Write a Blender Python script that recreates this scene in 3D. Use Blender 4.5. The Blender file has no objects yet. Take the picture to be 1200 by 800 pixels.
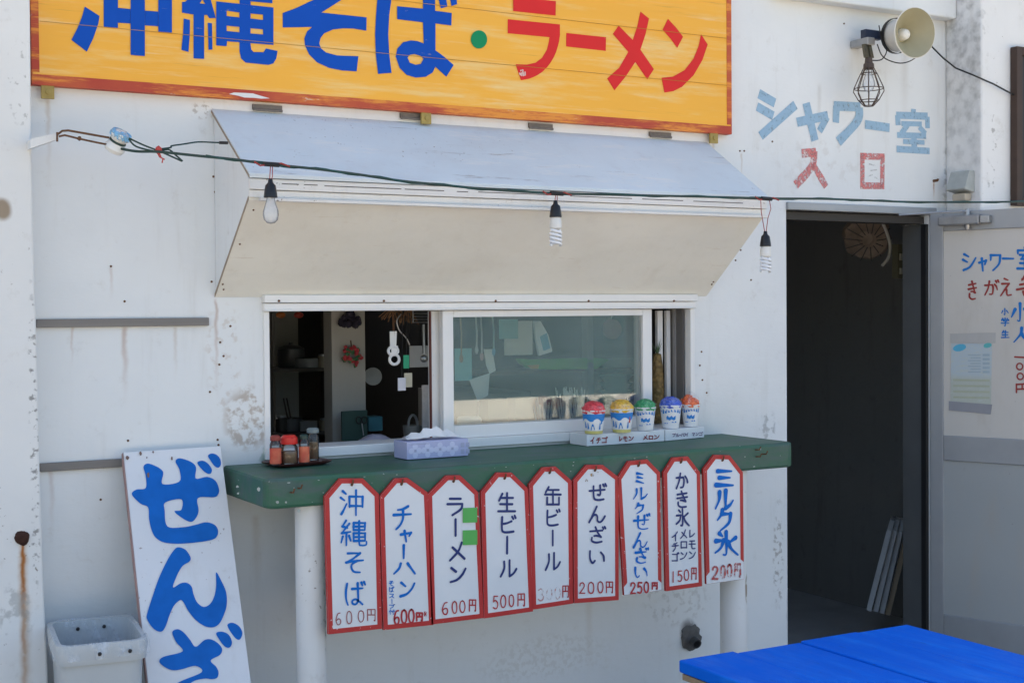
import bpy, bmesh, math, random
from math import radians, sin, cos, pi
from mathutils import Vector, Matrix
from mathutils.geometry import tessellate_polygon
random.seed(7)
S = bpy.context.scene
COL = S.collection

# ------------------------------------------------------------------ camera, sky, sun, exposure
F = 1600.0
CAM = Vector((0, -3.68, 1.55))
yaw, pit, rol = radians(29.398), radians(-1.251), radians(-.4636)
FWD = Vector((sin(yaw)*cos(pit), cos(yaw)*cos(pit), sin(pit)))
r0 = Vector((cos(yaw), -sin(yaw), 0)); u0 = r0.cross(FWD)
RIGHT = r0*cos(rol) + u0*sin(rol); UP = RIGHT.cross(FWD)
cd = bpy.data.cameras.new('camera'); cam = bpy.data.objects.new('camera', cd); COL.objects.link(cam)
cd.sensor_width = 36; cd.lens = F/1200*36; cd.clip_start = .05; cd.clip_end = 6000
M = Matrix((RIGHT, UP, -FWD)).transposed().to_4x4(); M.translation = CAM
cam.matrix_world = M
S.camera = cam

SUN_EL, SUN_AZ = radians(46), radians(-16)      # behind the building, azimuth from +Y towards +X
w = bpy.data.worlds.new('World'); S.world = w; w.use_nodes = True
nt = w.node_tree; bg = nt.nodes['Background']
sky = nt.nodes.new('ShaderNodeTexSky'); sky.sky_type = 'NISHITA'; sky.sun_disc = False
sky.sun_elevation = SUN_EL; sky.sun_rotation = SUN_AZ
sky.air_density = 1.0; sky.dust_density = 3.2; sky.ozone_density = .35
nt.links.new(sky.outputs[0], bg.inputs[0]); bg.inputs[1].default_value = .13
sl = bpy.data.lights.new('sun', 'SUN'); sl.energy = 5.0; sl.angle = radians(.53); sl.color = (1, .95, .87)
so = bpy.data.objects.new('sun', sl); COL.objects.link(so)
sd = Vector((sin(SUN_AZ)*cos(SUN_EL), cos(SUN_AZ)*cos(SUN_EL), sin(SUN_EL)))
so.rotation_euler = sd.to_track_quat('Z', 'Y').to_euler(); so.location = (0, 10, 12)
S.view_settings.view_transform = 'Standard'; S.view_settings.look = 'None'
S.view_settings.gamma = 1; S.view_settings.use_curve_mapping = False
S.view_settings.exposure = 1.5
S.render.engine = 'CYCLES'
S.cycles.use_denoising = True; S.cycles.max_bounces = 8; S.cycles.diffuse_bounces = 5
S.cycles.transparent_max_bounces = 16; S.cycles.sample_clamp_indirect = 6

# ------------------------------------------------------------------ from a spot in the photo to a point on a real plane
def ray(u, v): return FWD + RIGHT*((u-600)/F) - UP*((v-400)/F)
def P(u, v, y=0.):
    d = ray(u, v); return CAM + d*((y-CAM.y)/d.y)
def PZ(u, v, z):
    d = ray(u, v); return CAM + d*((z-CAM.z)/d.z)
class Plane:
    def __init__(s, O, A, B, Nn): s.O, s.A, s.B, s.N = Vector(O), Vector(A).normalized(), Vector(B).normalized(), Vector(Nn).normalized()
    def px(s, u, v):
        d = ray(u, v); q = CAM + d*((s.O-CAM).dot(s.N)/d.dot(s.N)) - s.O
        return (q.dot(s.A), q.dot(s.B))
    def to3(s, a, b, off=0.): return s.O + s.A*a + s.B*b + s.N*off
def wallplane(y): return Plane((0, y, 0), (1, 0, 0), (0, 0, 1), (0, -1, 0))

# ------------------------------------------------------------------ mesh builder
class MB:
    def __init__(s): s.v = []; s.f = []; s.sm = []
    def add(s, vs, fs, smooth=False):
        n = len(s.v); s.v += [Vector(p) for p in vs]
        for f in fs: s.f.append([i+n for i in f]); s.sm.append(smooth)
        return s
    def box(s, x0, x1, y0, y1, z0, z1):
        x0, x1 = min(x0, x1), max(x0, x1); y0, y1 = min(y0, y1), max(y0, y1); z0, z1 = min(z0, z1), max(z0, z1)
        vs = [(x, y, z) for z in (z0, z1) for y in (y0, y1) for x in (x0, x1)]
        return s.add(vs, [(0,2,3,1), (4,5,7,6), (0,1,5,4), (2,6,7,3), (0,4,6,2), (1,3,7,5)])
    def prism(s, loop, vec):
        vec = Vector(vec); a = [Vector(p) for p in loop]; n = len(a)
        tri = tessellate_polygon([a])
        fs = [list(t) for t in tri] + [[t[2]+n, t[1]+n, t[0]+n] for t in tri]
        fs += [[i, (i+1) % n, (i+1) % n+n, i+n] for i in range(n)]
        return s.add(a+[p+vec for p in a], fs)
    def sheet(s, loops):
        loops = [[Vector(p) for p in l] for l in loops]
        tri = tessellate_polygon(loops); flat = [p for l in loops for p in l]
        return s.add(flat, [list(t) for t in tri])
    def tube(s, pts, r, seg=8, caps=True):
        pts = [Vector(p) for p in pts]; n = len(pts)
        rr = r if isinstance(r, (list, tuple)) else [r]*n
        t0 = (pts[1]-pts[0]).normalized(); nn = t0.orthogonal().normalized(); vs = []
        for i, p in enumerate(pts):
            t = (pts[min(i+1, n-1)]-pts[max(i-1, 0)]).normalized()
            nn = (nn - t*nn.dot(t)); nn = nn.normalized() if nn.length > 1e-6 else t.orthogonal().normalized()
            b = t.cross(nn)
            vs += [p + (nn*cos(2*pi*k/seg) + b*sin(2*pi*k/seg))*rr[i] for k in range(seg)]
        fs = [(i*seg+k, i*seg+(k+1) % seg, (i+1)*seg+(k+1) % seg, (i+1)*seg+k) for i in range(n-1) for k in range(seg)]
        if caps: fs += [list(range(seg))[::-1], [(n-1)*seg+k for k in range(seg)]]
        return s.add(vs, fs, True)
    def lathe(s, c, prof, seg=24, axis=(0, 0, 1), jit=0.):
        c = Vector(c); ax = Vector(axis).normalized(); e1 = ax.orthogonal().normalized(); e2 = ax.cross(e1); vs = []
        for r, h in prof:
            vs += [c + ax*h + (e1*cos(2*pi*k/seg)+e2*sin(2*pi*k/seg))*(r*(1+random.uniform(-jit, jit))) for k in range(seg)]
        n = len(prof)
        fs = [(i*seg+k, i*seg+(k+1) % seg, (i+1)*seg+(k+1) % seg, (i+1)*seg+k) for i in range(n-1) for k in range(seg)]
        return s.add(vs, fs, True)
    def ball(s, c, rad, seg=16, rings=8, jit=0.):
        rad = rad if isinstance(rad, (list, tuple)) else (rad,)*3
        c = Vector(c); vs = []; fs = []
        for i in range(rings+1):
            th = pi*i/rings
            for k in range(seg):
                q = 1+random.uniform(-jit, jit)
                vs.append(c+Vector((rad[0]*sin(th)*cos(2*pi*k/seg)*q, rad[1]*sin(th)*sin(2*pi*k/seg)*q, rad[2]*cos(th)*q)))
        for i in range(rings):
            for k in range(seg): fs.append((i*seg+k, i*seg+(k+1) % seg, (i+1)*seg+(k+1) % seg, (i+1)*seg+k))
        return s.add(vs, fs, True)
    def build(s, name, mat, parent=None, bevel=0., loc=None, weld=False):
        base = Vector(loc) if loc else (wloc(parent) if parent else Vector((0, 0, 0)))
        me = bpy.data.meshes.new(name); me.from_pydata([p-base for p in s.v], [], s.f)
        me.polygons.foreach_set('use_smooth', s.sm)
        bm = bmesh.new(); bm.from_mesh(me)
        if weld: bmesh.ops.remove_doubles(bm, verts=bm.verts, dist=1e-5)
        bmesh.ops.recalc_face_normals(bm, faces=bm.faces); bm.to_mesh(me); bm.free()
        if any(s.sm): me.set_sharp_from_angle(angle=radians(38))
        if mat: me.materials.append(mat)
        o = bpy.data.objects.new(name, me); COL.objects.link(o)
        if parent:
            o.parent = parent
            if loc: o.location = base - wloc(parent)
        elif loc: o.location = base
        if bevel:
            m = o.modifiers.new('bevel', 'BEVEL'); m.width = bevel; m.segments = 2; m.limit_method = 'ANGLE'
        return o
def wloc(o):
    v = Vector((0, 0, 0))
    while o: v = v+o.location; o = o.parent
    return v
def tag(o, label=None, cat=None, group=None, kind=None):
    if label: o['label'] = label
    if cat: o['category'] = cat
    if group: o['group'] = group
    if kind: o['kind'] = kind
    return o
def thing(name, label, cat, loc=(0, 0, 0), group=None):
    o = bpy.data.objects.new(name, None); o.empty_display_size = .1; COL.objects.link(o); o.location = loc
    return tag(o, label, cat, group)

# ------------------------------------------------------------------ node materials
class N:
    def __init__(s, name):
        s.m = bpy.data.materials.new(name); s.m.use_nodes = True; s.t = s.m.node_tree
        s.b = s.t.nodes['Principled BSDF']; s.out = s.t.nodes['Material Output']
        s.geo = None
    def n(s, t, **k):
        x = s.t.nodes.new(t)
        for a, b in k.items(): setattr(x, a, b)
        return x
    def l(s, a, b): s.t.links.new(a, b)
    def put(s, sock, v):
        if isinstance(v, (int, float)): sock.default_value = v
        elif isinstance(v, tuple): sock.default_value = v if len(v) == 4 or sock.type == 'VECTOR' else (*v, 1)
        else: s.l(v, sock)
    def pos(s):
        if not s.geo: s.geo = s.n('ShaderNodeNewGeometry')
        return s.geo.outputs['Position']
    def xyz(s):
        x = s.n('ShaderNodeSeparateXYZ'); s.l(s.pos(), x.inputs[0]); return x.outputs
    def math(s, op, a, b=0., c=None, clamp=False):
        x = s.n('ShaderNodeMath', operation=op, use_clamp=clamp); s.put(x.inputs[0], a); s.put(x.inputs[1], b)
        if c is not None: s.put(x.inputs[2], c)
        return x.outputs[0]
    def rng(s, v, a, b, c=0., d=1., smooth=True):
        x = s.n('ShaderNodeMapRange', interpolation_type='SMOOTHSTEP' if smooth else 'LINEAR'); s.put(x.inputs[0], v)
        for i, q in enumerate((a, b, c, d)): x.inputs[i+1].default_value = q
        return x.outputs[0]
    def noise(s, scale, detail=4., rough=.55, stretch=None, off=(0, 0, 0), dist=0.):
        x = s.n('ShaderNodeTexNoise'); x.inputs['Scale'].default_value = scale; x.inputs['Detail'].default_value = detail
        x.inputs['Roughness'].default_value = rough; x.inputs['Distortion'].default_value = dist
        mp = s.n('ShaderNodeMapping'); s.l(s.pos(), mp.inputs[0]); mp.inputs[1].default_value = off
        if stretch: mp.inputs[3].default_value = stretch
        s.l(mp.outputs[0], x.inputs['Vector']); return x.outputs['Fac']
    def mix(s, fac, a, b):
        x = s.n('ShaderNodeMix', data_type='RGBA'); s.put(x.inputs[0], fac); s.put(x.inputs[6], a); s.put(x.inputs[7], b); return x.outputs[2]
    def bump(s, h, strength=.3, dist=.002):
        x = s.n('ShaderNodeBump'); x.inputs['Strength'].default_value = strength; x.inputs['Distance'].default_value = dist
        s.l(h, x.inputs['Height']); s.l(x.outputs[0], s.b.inputs['Normal'])
    def done(s, col=None, rough=.6, metal=0., spec=.4):
        if col is not None: s.put(s.b.inputs['Base Color'], col)
        s.put(s.b.inputs['Roughness'], rough); s.put(s.b.inputs['Metallic'], metal); s.put(s.b.inputs['Specular IOR Level'], spec)
        return s.m
    def streak(s, col, x, z, wd, ln, color, k=.8):
        X, Y, Z = s.xyz()
        wob = s.math('MULTIPLY_ADD', s.noise(25, 2, off=(x, 0, z)), .016, -.008)
        dx = s.math('ABSOLUTE', s.math('ADD', s.math('SUBTRACT', X, x), wob))
        m1 = s.rng(dx, 0, wd, 1, 0); t = s.math('DIVIDE', s.math('SUBTRACT', z, Z), ln)
        m = s.math('MULTIPLY', m1, s.math('MULTIPLY', s.rng(t, -.04, .04), s.rng(t, .0, 1., 1, 0)))
        m = s.math('MULTIPLY', m, s.math('MULTIPLY', s.rng(s.noise(40, 3, off=(z, 1, x)), .15, .45), k))
        return s.mix(m, col, color)
    def patch(s, col, x, z, rx, rz, color, k=.8, sc=30, th=.45):
        X, Y, Z = s.xyz()
        a = s.math('DIVIDE', s.math('SUBTRACT', X, x), rx); b = s.math('DIVIDE', s.math('SUBTRACT', Z, z), rz)
        d = s.math('SQRT', s.math('ADD', s.math('MULTIPLY', a, a), s.math('MULTIPLY', b, b)))
        d = s.math('ADD', d, s.math('MULTIPLY_ADD', s.noise(9, 3, off=(x, 3, z)), .8, -.4))
        m = s.math('MULTIPLY', s.rng(d, .55, 1., 1, 0), s.rng(s.noise(sc, 4, off=(z, 0, x)), th, th+.12))
        return s.mix(s.math('MULTIPLY', m, k), col, color)

def simple(name, col, rough=.5, metal=0., var=.12, sc=20., bump=.0, bsc=150., spec=.4, stretch=None):
    q = N(name)
    dark = tuple(c*(1-var) for c in col); lite = tuple(min(1, c*(1+var*.6)) for c in col)
    c = q.mix(q.noise(sc, 5, stretch=stretch), dark, lite)
    if bump: q.bump(q.noise(bsc, 3, stretch=stretch), bump, .001)
    return q.done(c, rough, metal, spec)

def painted(name, base=(.8, .79, .77), streaks=(), patches=(), chip=.5, chipcol=(.25, .21, .17), grime=(.52, .49, .44), speck=.74, grimek=.75, scrape=0.):
    q = N(name)
    big = q.noise(1.3, 5, .6); c = q.mix(q.rng(big, .35, .7), base, tuple(b*.92 for b in base))
    drip = q.noise(6, 5, .65, stretch=(2.2, 2.2, .25)); c = q.mix(q.math('MULTIPLY', q.rng(drip, .54, .78), grimek*.42), c, grime)
    fine = q.noise(14, 6, .7); c = q.mix(q.math('MULTIPLY', q.rng(fine, .56, .78), grimek*.6), c, grime)
    if scrape:
        c = q.mix(q.math('MULTIPLY', q.rng(q.noise(9, 7, .75, stretch=(.35, 1.5, 2), off=(2, 5, 1)), .54, .66), scrape), c, (.8, .78, .72))
        c = q.mix(q.math('MULTIPLY', q.rng(q.noise(22, 6, .7, stretch=(.12, 1, 2.2), off=(4, 1, 7)), .62, .68), scrape), c, chipcol)
        c = q.mix(q.math('MULTIPLY', q.rng(q.noise(2.2, 5, .65, stretch=(1, 1.5, 1.5), off=(1, 1, 2)), .45, .7), scrape*.6), c, grime)
    sp = q.math('MULTIPLY', q.rng(q.noise(85, 3, .6), speck-.03, speck+.01), q.rng(q.noise(4, 3), .5, .6))
    c = q.mix(q.math('MULTIPLY', sp, chip), c, chipcol)
    for a in streaks: c = q.streak(c, *a)
    for a in patches: c = q.patch(c, *a)
    h = q.math('ADD', q.math('MULTIPLY', q.noise(28, 6, .65, stretch=(.4, 1, 1)), .8), q.math('MULTIPLY', q.noise(5, 3), 1.2)); q.bump(h, .35, .004)
    return q.done(c, .72, 0, .3)

def faded(name, col, cover=.5, soft=.08, sc=55):
    q = N(name)
    c = q.mix(q.noise(30, 4), tuple(x*.85 for x in col), tuple(min(1, x*1.15) for x in col))
    q.done(c, .75)
    tr = q.n('ShaderNodeBsdfTransparent'); mx = q.n('ShaderNodeMixShader')
    q.put(mx.inputs[0], q.rng(q.noise(sc, 6, .75), cover-soft, cover+soft))
    q.l(tr.outputs[0], mx.inputs[1]); q.l(q.b.outputs[0], mx.inputs[2]); q.l(mx.outputs[0], q.out.inputs[0])
    return q.m
def glassy(name, tint=(.97, .99, .985), ior=1.5, haze=.06, hazecol=(.6, .66, .66)):
    q = N(name)
    tr = q.n('ShaderNodeBsdfTransparent'); tr.inputs[0].default_value = (*tint, 1)
    gl = q.n('ShaderNodeBsdfGlossy'); gl.inputs['Roughness'].default_value = .015
    fr = q.n('ShaderNodeFresnel'); fr.inputs[0].default_value = ior
    df = q.n('ShaderNodeBsdfDiffuse'); df.inputs[0].default_value = (*hazecol, 1)
    m1 = q.n('ShaderNodeMixShader'); q.put(m1.inputs[0], q.math('MULTIPLY', q.rng(q.noise(7, 5, .6), .2, .8, .5, 1.3), haze))
    q.l(tr.outputs[0], m1.inputs[1]); q.l(df.outputs[0], m1.inputs[2])
    m2 = q.n('ShaderNodeMixShader'); q.put(m2.inputs[0], q.math('MULTIPLY', fr.outputs[0], 1.15, clamp=True))
    q.l(m1.outputs[0], m2.inputs[1]); q.l(gl.outputs[0], m2.inputs[2]); q.l(m2.outputs[0], q.out.inputs[0])
    return q.m

def xw(u, v, y=0): return P(u, v, y).x
def zw(u, v, y=0): return P(u, v, y).z
RUST = (.36, .15, .05); MOULD = (.1, .1, .09); BROWN = (.5, .4, .3)
def st(u, v, wd, ln, col, k, y=0):
    p = P(u, v, y); return (p.x, p.z, wd, ln, col, k)
def pt(u, v, rx, rz, col, k, sc=30, th=.45, y=0):
    p = P(u, v, y); return (p.x, p.z, rx, rz, col, k, sc, th)
WALL = painted('weathered_white_wall', (.775, .785, .775),
    streaks=[st(146, 383, .012, .22, RUST, .45), st(253, 352, .008, .3, RUST, .45), st(1094, 212, .006, .08, RUST, .9),
             st(130, 313, .008, .1, RUST, .25), st(60, 550, .01, .2, RUST, .25), st(1128, 130, .05, .5, MOULD, .5), st(56, 112, .01, .25, BROWN, .5), st(84, 383, .006, .12, RUST, .3), st(205, 383, .008, .16, BROWN, .4), st(869, 180, .006, .12, BROWN, .5), st(836, 166, .008, .1, BROWN, .5), st(500, 142, .008, .05, BROWN, .6), st(960, 100, .015, .3, (.5, .48, .44), .4), st(1060, 30, .03, .5, (.5, .47, .43), .45), st(300, 604, .02, .3, BROWN, .3), st(690, 700, .02, .3, BROWN, .25), st(925, 700, .02, .25, MOULD, .35)],
    patches=[pt(291, 490, .085, .11, (.42, .34, .27), .75), pt(912, 650, .03, .22, (.18, .15, .12), .55, 45, .5), pt(807, 744, .045, .06, (.13, .12, .12), .85, 18, .35),
             pt(790, 705, .16, .1, (.42, .4, .37), .4, 40, .5), pt(640, 770, .3, .08, (.58, .56, .52), .4, 60, .46), pt(730, 668, .006, .05, MOULD, .6, 40, .4), pt(240, 130, .05, .03, (.35, .3, .25), .6, 70, .5), pt(960, 190, .25, .1, (.62, .6, .57), .5, 25, .5), pt(1120, 200, .08, .3, MOULD, .55, 40, .47), pt(262, 420, .06, .2, BROWN, .35, 40, .52), pt(330, 535, .08, .05, (.15, .28, .2), .7, 30, .48), pt(900, 500, .05, .06, MOULD, .4, 30, .5)])
PILL = painted('chipped_white_pillar', (.78, .775, .75), streaks=[st(26.5, 634, .016, .75, (.46, .27, .13), .8, -.12), st(26.5, 634, .0075, .5, (.36, .12, .02), 1., -.12), st(30, 700, .02, .5, BROWN, .5, -.12)],
    patches=[pt(40, 520, .014, .5, (.12, .11, .1), .7, 60, .55, -.12), pt(33, 100, .06, .14, (.2, .19, .17), .5, 70, .6, -.12), pt(18, 720, .05, .1, (.3, .3, .28), .5, 30, .5, -.12), pt(2, 245, .03, .035, (.25, .17, .09), .85, 55, .2, -.12)], chip=.9, speck=.7)
PILR = painted('mouldy_white_pillar', (.79, .785, .77), streaks=[st(1143, -20, .008, 1.3, MOULD, .6, -.15), st(1128, 30, .03, .9, (.3, .3, .28), .5, -.1)], patches=[pt(1163, 180, .03, .18, (.22, .2, .18), .6, 45, .56, -.17), pt(1140, 225, .03, .12, (.25, .25, .23), .5, 35, .55, -.1), pt(1135, 60, .03, .2, (.35, .35, .33), .3, 30, .56, -.1)], chip=.7, speck=.73)
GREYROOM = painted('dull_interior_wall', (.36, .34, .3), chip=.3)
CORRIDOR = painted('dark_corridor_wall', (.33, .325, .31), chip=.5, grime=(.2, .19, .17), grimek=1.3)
DIMWALL = painted('dimmed_kitchen_wall', (.045, .043, .04), chip=.2, grime=(.03, .028, .025))  # near-black wall colour stands in for the dimness of the room
FLOORM = simple('concrete_floor', (.62, .63, .63), .8, var=.3, sc=4, bump=.3)
SOFFIT = painted('awning_underside_board', (.88, .85, .765), chip=.3, grime=(.68, .62, .52), grimek=.7, chipcol=(.6, .5, .38), scrape=.4)
AWNTOP = painted('awning_top_board', (.7, .75, .755), chip=.8, speck=.7, grime=(.55, .55, .54), scrape=.55)
ALU = painted('white_window_aluminium', (.82, .81, .79), chip=.35, grime=(.55, .53, .5), grimek=.4, speck=.76); ALU.node_tree.nodes['Principled BSDF'].inputs['Roughness'].default_value = .42
ALUG = simple('grey_door_aluminium', (.36, .37, .38), .45, .35, .18, 8, .1, 200)
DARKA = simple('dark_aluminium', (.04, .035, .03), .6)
REDE = simple('red_brown_edge', (.13, .04, .03), .6)
BLACK = simple('black_rubber', (.015, .015, .016), .5)
RUSTM = simple('rusty_iron', (.16, .08, .04), .8, .2, .5, 80)
STEEL = simple('dull_steel', (.4, .4, .4), .4, .8, .2, 40)
GREYW = simple('grey_weathered_wood', (.24, .22, .2), .85, 0, .35, 8, .6, 90, stretch=(.15, 1, 3))
WHITEP = simple('white_plastic', (.8, .8, .79), .4, 0, .05)
GLASS = glassy('window_glass')

# ------------------------------------------------------------------ strokes and lettering
def smooth_line(p, per=6):
    if len(p) < 3: return p
    q = [p[0]]+p+[p[-1]]; out = []
    for i in range(1, len(q)-2):
        a, b, c, d = q[i-1], q[i], q[i+1], q[i+2]
        for k in range(per):
            t = k/per
            out.append(tuple(.5*((2*b[j])+(-a[j]+c[j])*t+(2*a[j]-5*b[j]+4*c[j]-d[j])*t*t+(-a[j]+3*b[j]-3*c[j]+d[j])*t**3) for j in (0, 1)))
    return out+[p[-1]]
def smooth_loop(p, per=5):
    n = len(p); out = []
    for i in range(n):
        a, b, c, d = p[i-1], p[i], p[(i+1) % n], p[(i+2) % n]
        for k in range(per):
            t = k/per
            out.append(tuple(.5*((2*b[j])+(-a[j]+c[j])*t+(2*a[j]-5*b[j]+4*c[j]-d[j])*t*t+(-a[j]+3*b[j]-3*c[j]+d[j])*t**3) for j in (0, 1)))
    return out
OFF = [0]
def ribbon(mb, pl, pts, wd, style='round', off=.0012):
    OFF[0] = (OFF[0]+1) % 12; off = off+OFF[0]*.00012
    pts = [Vector(p) for p in pts]; n = len(pts); vs = []; fs = []
    L = [0]
    for i in range(1, n): L.append(L[-1]+(pts[i]-pts[i-1]).length)
    T = L[-1] or 1
    ph = random.uniform(0, 6)
    ws = []
    for i in range(n):
        t = L[i]/T
        k = {'round': 1., 'square': 1., 'brush': 1.2-.75*t*t-.3*sin(pi*t), 'pen': 1.05-.35*t}[style]
        ws.append(wd*.5*k*(1+.07*sin(ph+t*7)))
    for i, p in enumerate(pts):
        t = (pts[min(i+1, n-1)]-pts[max(i-1, 0)]); t = t.normalized() if t.length > 1e-9 else Vector((1, 0)); nn = Vector((-t.y, t.x))
        vs += [p+nn*ws[i], p-nn*ws[i]]
    for i in range(n-1): fs.append((2*i, 2*i+1, 2*i+3, 2*i+2))
    if style != 'square':
        for e, sgn in ((0, -1), (n-1, 1)):
            t = (pts[min(e+1, n-1)]-pts[max(e-1, 0)]); t = (t.normalized() if t.length > 1e-9 else Vector((1, 0)))*sgn; nn = Vector((-t.y, t.x))
            b = len(vs); K = 6
            for k in range(K+1):
                a = -pi/2+pi*k/K; vs.append(pts[e]+(t*cos(a)+nn*sin(a))*ws[e])
            fs.append(tuple(range(b, b+K+1)))
    mb.add([pl.to3(v.x, v.y, off) for v in vs], fs)
G = {
'そ': "22,12 75,12;75,12 45,35 15,52;15,52 50,46 88,42;62,45 40,60 38,78 50,92 75,94",
'ば': "18,10 14,40 15,70 22,92;40,30 85,27;64,8 65,40 66,75 55,90 42,86 42,75 55,70 70,78 85,90;80,5 85,16;91,2 97,13",
'沖': "12,8 25,18;5,32 20,42;8,92 18,75 28,55;40,28 40,66;40,28 92,28;92,28 92,66;40,62 92,62;66,5 66,96",
'縄': "25,4 12,25;12,25 30,30;36,15 10,50;10,50 40,45;26,48 26,95;14,62 8,85;36,60 42,78;52,12 92,12;92,12 92,38;52,12 52,38;52,25 92,25;52,38 92,38;52,50 92,50;92,50 92,78;52,50 52,78;52,64 92,64;52,78 92,78;72,5 72,85 80,95 96,93 98,82",
'チ': "80,8 55,18 28,22;8,42 95,38;55,20 54,55 42,80 20,97", 'ャ': "8,38 85,22;85,22 72,50;35,8 48,95",
'｜': "50,0 50,100", 'ー': "5,50 95,50", 'ハ': "35,12 28,50 5,92;65,10 78,45 97,90", 'ン': "12,15 38,35;8,90 45,78 75,50 92,18",
'ス': "15,15 78,15;78,15 60,50 10,92;52,58 90,92", 'プ': "12,22 75,22;75,22 68,60 25,94;88,4 95,11 88,18 81,11 88,4",
'付': "30,5 8,45;22,35 22,97;38,32 98,32;78,5 78,90 68,92;50,50 60,65", 'ラ': "20,10 80,10;8,38 88,38;88,38 80,65 35,97",
'メ': "75,5 55,50 10,95;25,30 90,85", '生': "28,8 10,42;22,28 85,28;15,60 82,60;5,95 97,95;52,5 52,95",
'ビ': "20,8 20,75 28,92 55,94 85,90;20,48 50,42 75,32;78,5 84,18;92,0 98,13", 'ル': "28,12 27,50 8,93;58,5 58,90;58,90 80,75 95,52",
'缶': "28,3 10,30;25,18 85,18;5,42 97,42;52,18 52,92;18,58 18,94;18,94 86,94;86,58 86,94",
'ぜ': "8,42 90,35;30,15 30,70 38,88 60,92 85,88;65,10 66,50 62,65 52,62;80,5 86,16;92,2 98,13",
'ん': "50,5 28,50 6,95;6,95 28,58 45,52 52,65 52,85 65,95 80,85 95,60",
'ざ': "12,30 82,24;42,5 56,38 74,62;74,62 50,55 35,56;22,66 22,85 45,95 78,90;82,5 88,15;94,2 99,12",
'い': "12,15 12,60 25,88 40,75;75,22 90,45 94,75", 'ミ': "20,10 80,20;25,42 78,52;15,75 88,92", '三': "12,14 88,14;20,48 80,48;3,86 97,88",
'ク': "38,5 28,28 8,50;34,22 85,22;85,22 75,62 25,97", 'か': "8,32 60,28;60,28 66,48 60,82 42,88;38,5 30,50 8,92;75,22 88,38 94,58",
'が': "8,34 56,30;56,30 62,48 56,84 40,88;36,8 28,50 8,92;70,28 82,42 88,60;78,6 84,18;92,2 98,14",
'き': "12,22 82,14;10,44 86,36;42,3 58,35 74,62;74,62 50,55 35,56;20,68 22,86 45,95 78,92",
'氷': "50,3 50,85 38,92;8,38 38,36;38,36 28,65 5,85;88,25 60,45;58,42 70,68 97,92;22,8 34,20",
'イ': "85,5 55,38 8,60;58,35 58,97", 'ゴ': "12,20 75,20;75,20 75,90;8,90 78,90;80,3 86,14;92,0 98,11", 'コ': "12,12 85,12;85,12 85,90;8,90 88,90",
'ロ': "12,15 12,92;12,15 88,15;88,15 88,92;12,88 88,88", 'レ': "20,8 20,90;20,90 60,75 92,45", 'モ': "18,12 82,12;8,45 92,45;45,12 45,80 60,93 88,90",
'ブ': "10,20 78,20;78,20 70,60 22,95;84,4 89,15;94,0 99,11", 'ワ': "12,15 12,42;12,15 88,15;88,15 80,60 30,95", 'マ': "8,18 88,18;88,18 70,50 50,65;28,52 65,90",
'円': "12,10 12,97;12,10 88,10;88,10 88,92 78,94;12,52 88,52;50,10 50,52", 'シ': "15,12 45,25;8,40 36,52;12,92 55,75 92,30",
'室': "50,2 50,12;8,14 8,28;8,14 92,14;92,14 92,28;20,34 80,34;45,34 28,52;28,52 75,50;62,42 78,58;22,70 80,70;50,55 50,92;5,93 95,93",
'え': "38,5 65,12;20,32 75,30;75,30 45,60 10,95;40,65 55,62 60,92 92,90", '小': "50,5 50,90 38,92;25,35 8,75;72,32 95,72", '人': "50,5 45,45 8,95;50,40 65,70 95,95",
'学': "20,5 28,15;48,3 52,14;80,5 70,16;8,20 8,34;8,20 92,20;92,20 92,34;28,36 70,36;70,36 50,52;50,50 52,92 38,92;5,62 97,62",
'※': "15,15 85,85;85,15 15,85;50,5 50,95;5,50 95,50",
'0': "50,3 22,15 10,50 22,85 50,97 78,85 90,50 78,15 50,3", '1': "50,2 50,98", '2': "15,28 25,8 60,3 85,20 75,45 12,95;12,95 90,95",
'3': "15,15 50,3 82,18 75,40 45,47;45,47 85,55 88,80 50,98 10,85", '5': "85,5 30,5;30,5 22,45;22,45 50,36 82,50 85,75 60,97 15,90",
'6': "75,8 40,15 15,50 15,75 35,97 65,97 85,78 75,58 50,52 20,65",
}
def strokes(ch): return [[tuple(map(float, p.split(','))) for p in s.split()] for s in G[ch].split(';')]
def write(mb, pl, ch, box, wpx, style='round', off=.0012):
    x0, y0, x1, y1 = box
    c = ((x0+x1)/2, (y0+y1)/2); a = Vector(pl.px(c[0], c[1]-5)); b = Vector(pl.px(c[0], c[1]+5)); k = (a-b).length/10
    for s in strokes(ch):
        pts = [(x0+(x1-x0)*p[0]/100+random.uniform(-.15, .15), y0+(y1-y0)*p[1]/100+random.uniform(-.15, .15)) for p in s]
        ribbon(mb, pl, [pl.px(*p) for p in smooth_line(pts)], wpx*k, style, off)
def crop(ox, oy, sc): return lambda *b: tuple((b[i]/sc)+(ox if i % 2 == 0 else oy) for i in range(len(b)))
def poly(mb, pl, pts, ox, oy, sc, holes=(), off=.0012, smooth=False):
    OFF[0] = (OFF[0]+1) % 12; o = off+OFF[0]*.00012
    loops = []
    for lp in [pts]+list(holes):
        q = [(x/sc+ox, y/sc+oy) for x, y in lp]
        if smooth: q = smooth_loop(q)
        loops.append([pl.to3(*pl.px(*p), o) for p in q])
    mb.sheet(loops)

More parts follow.
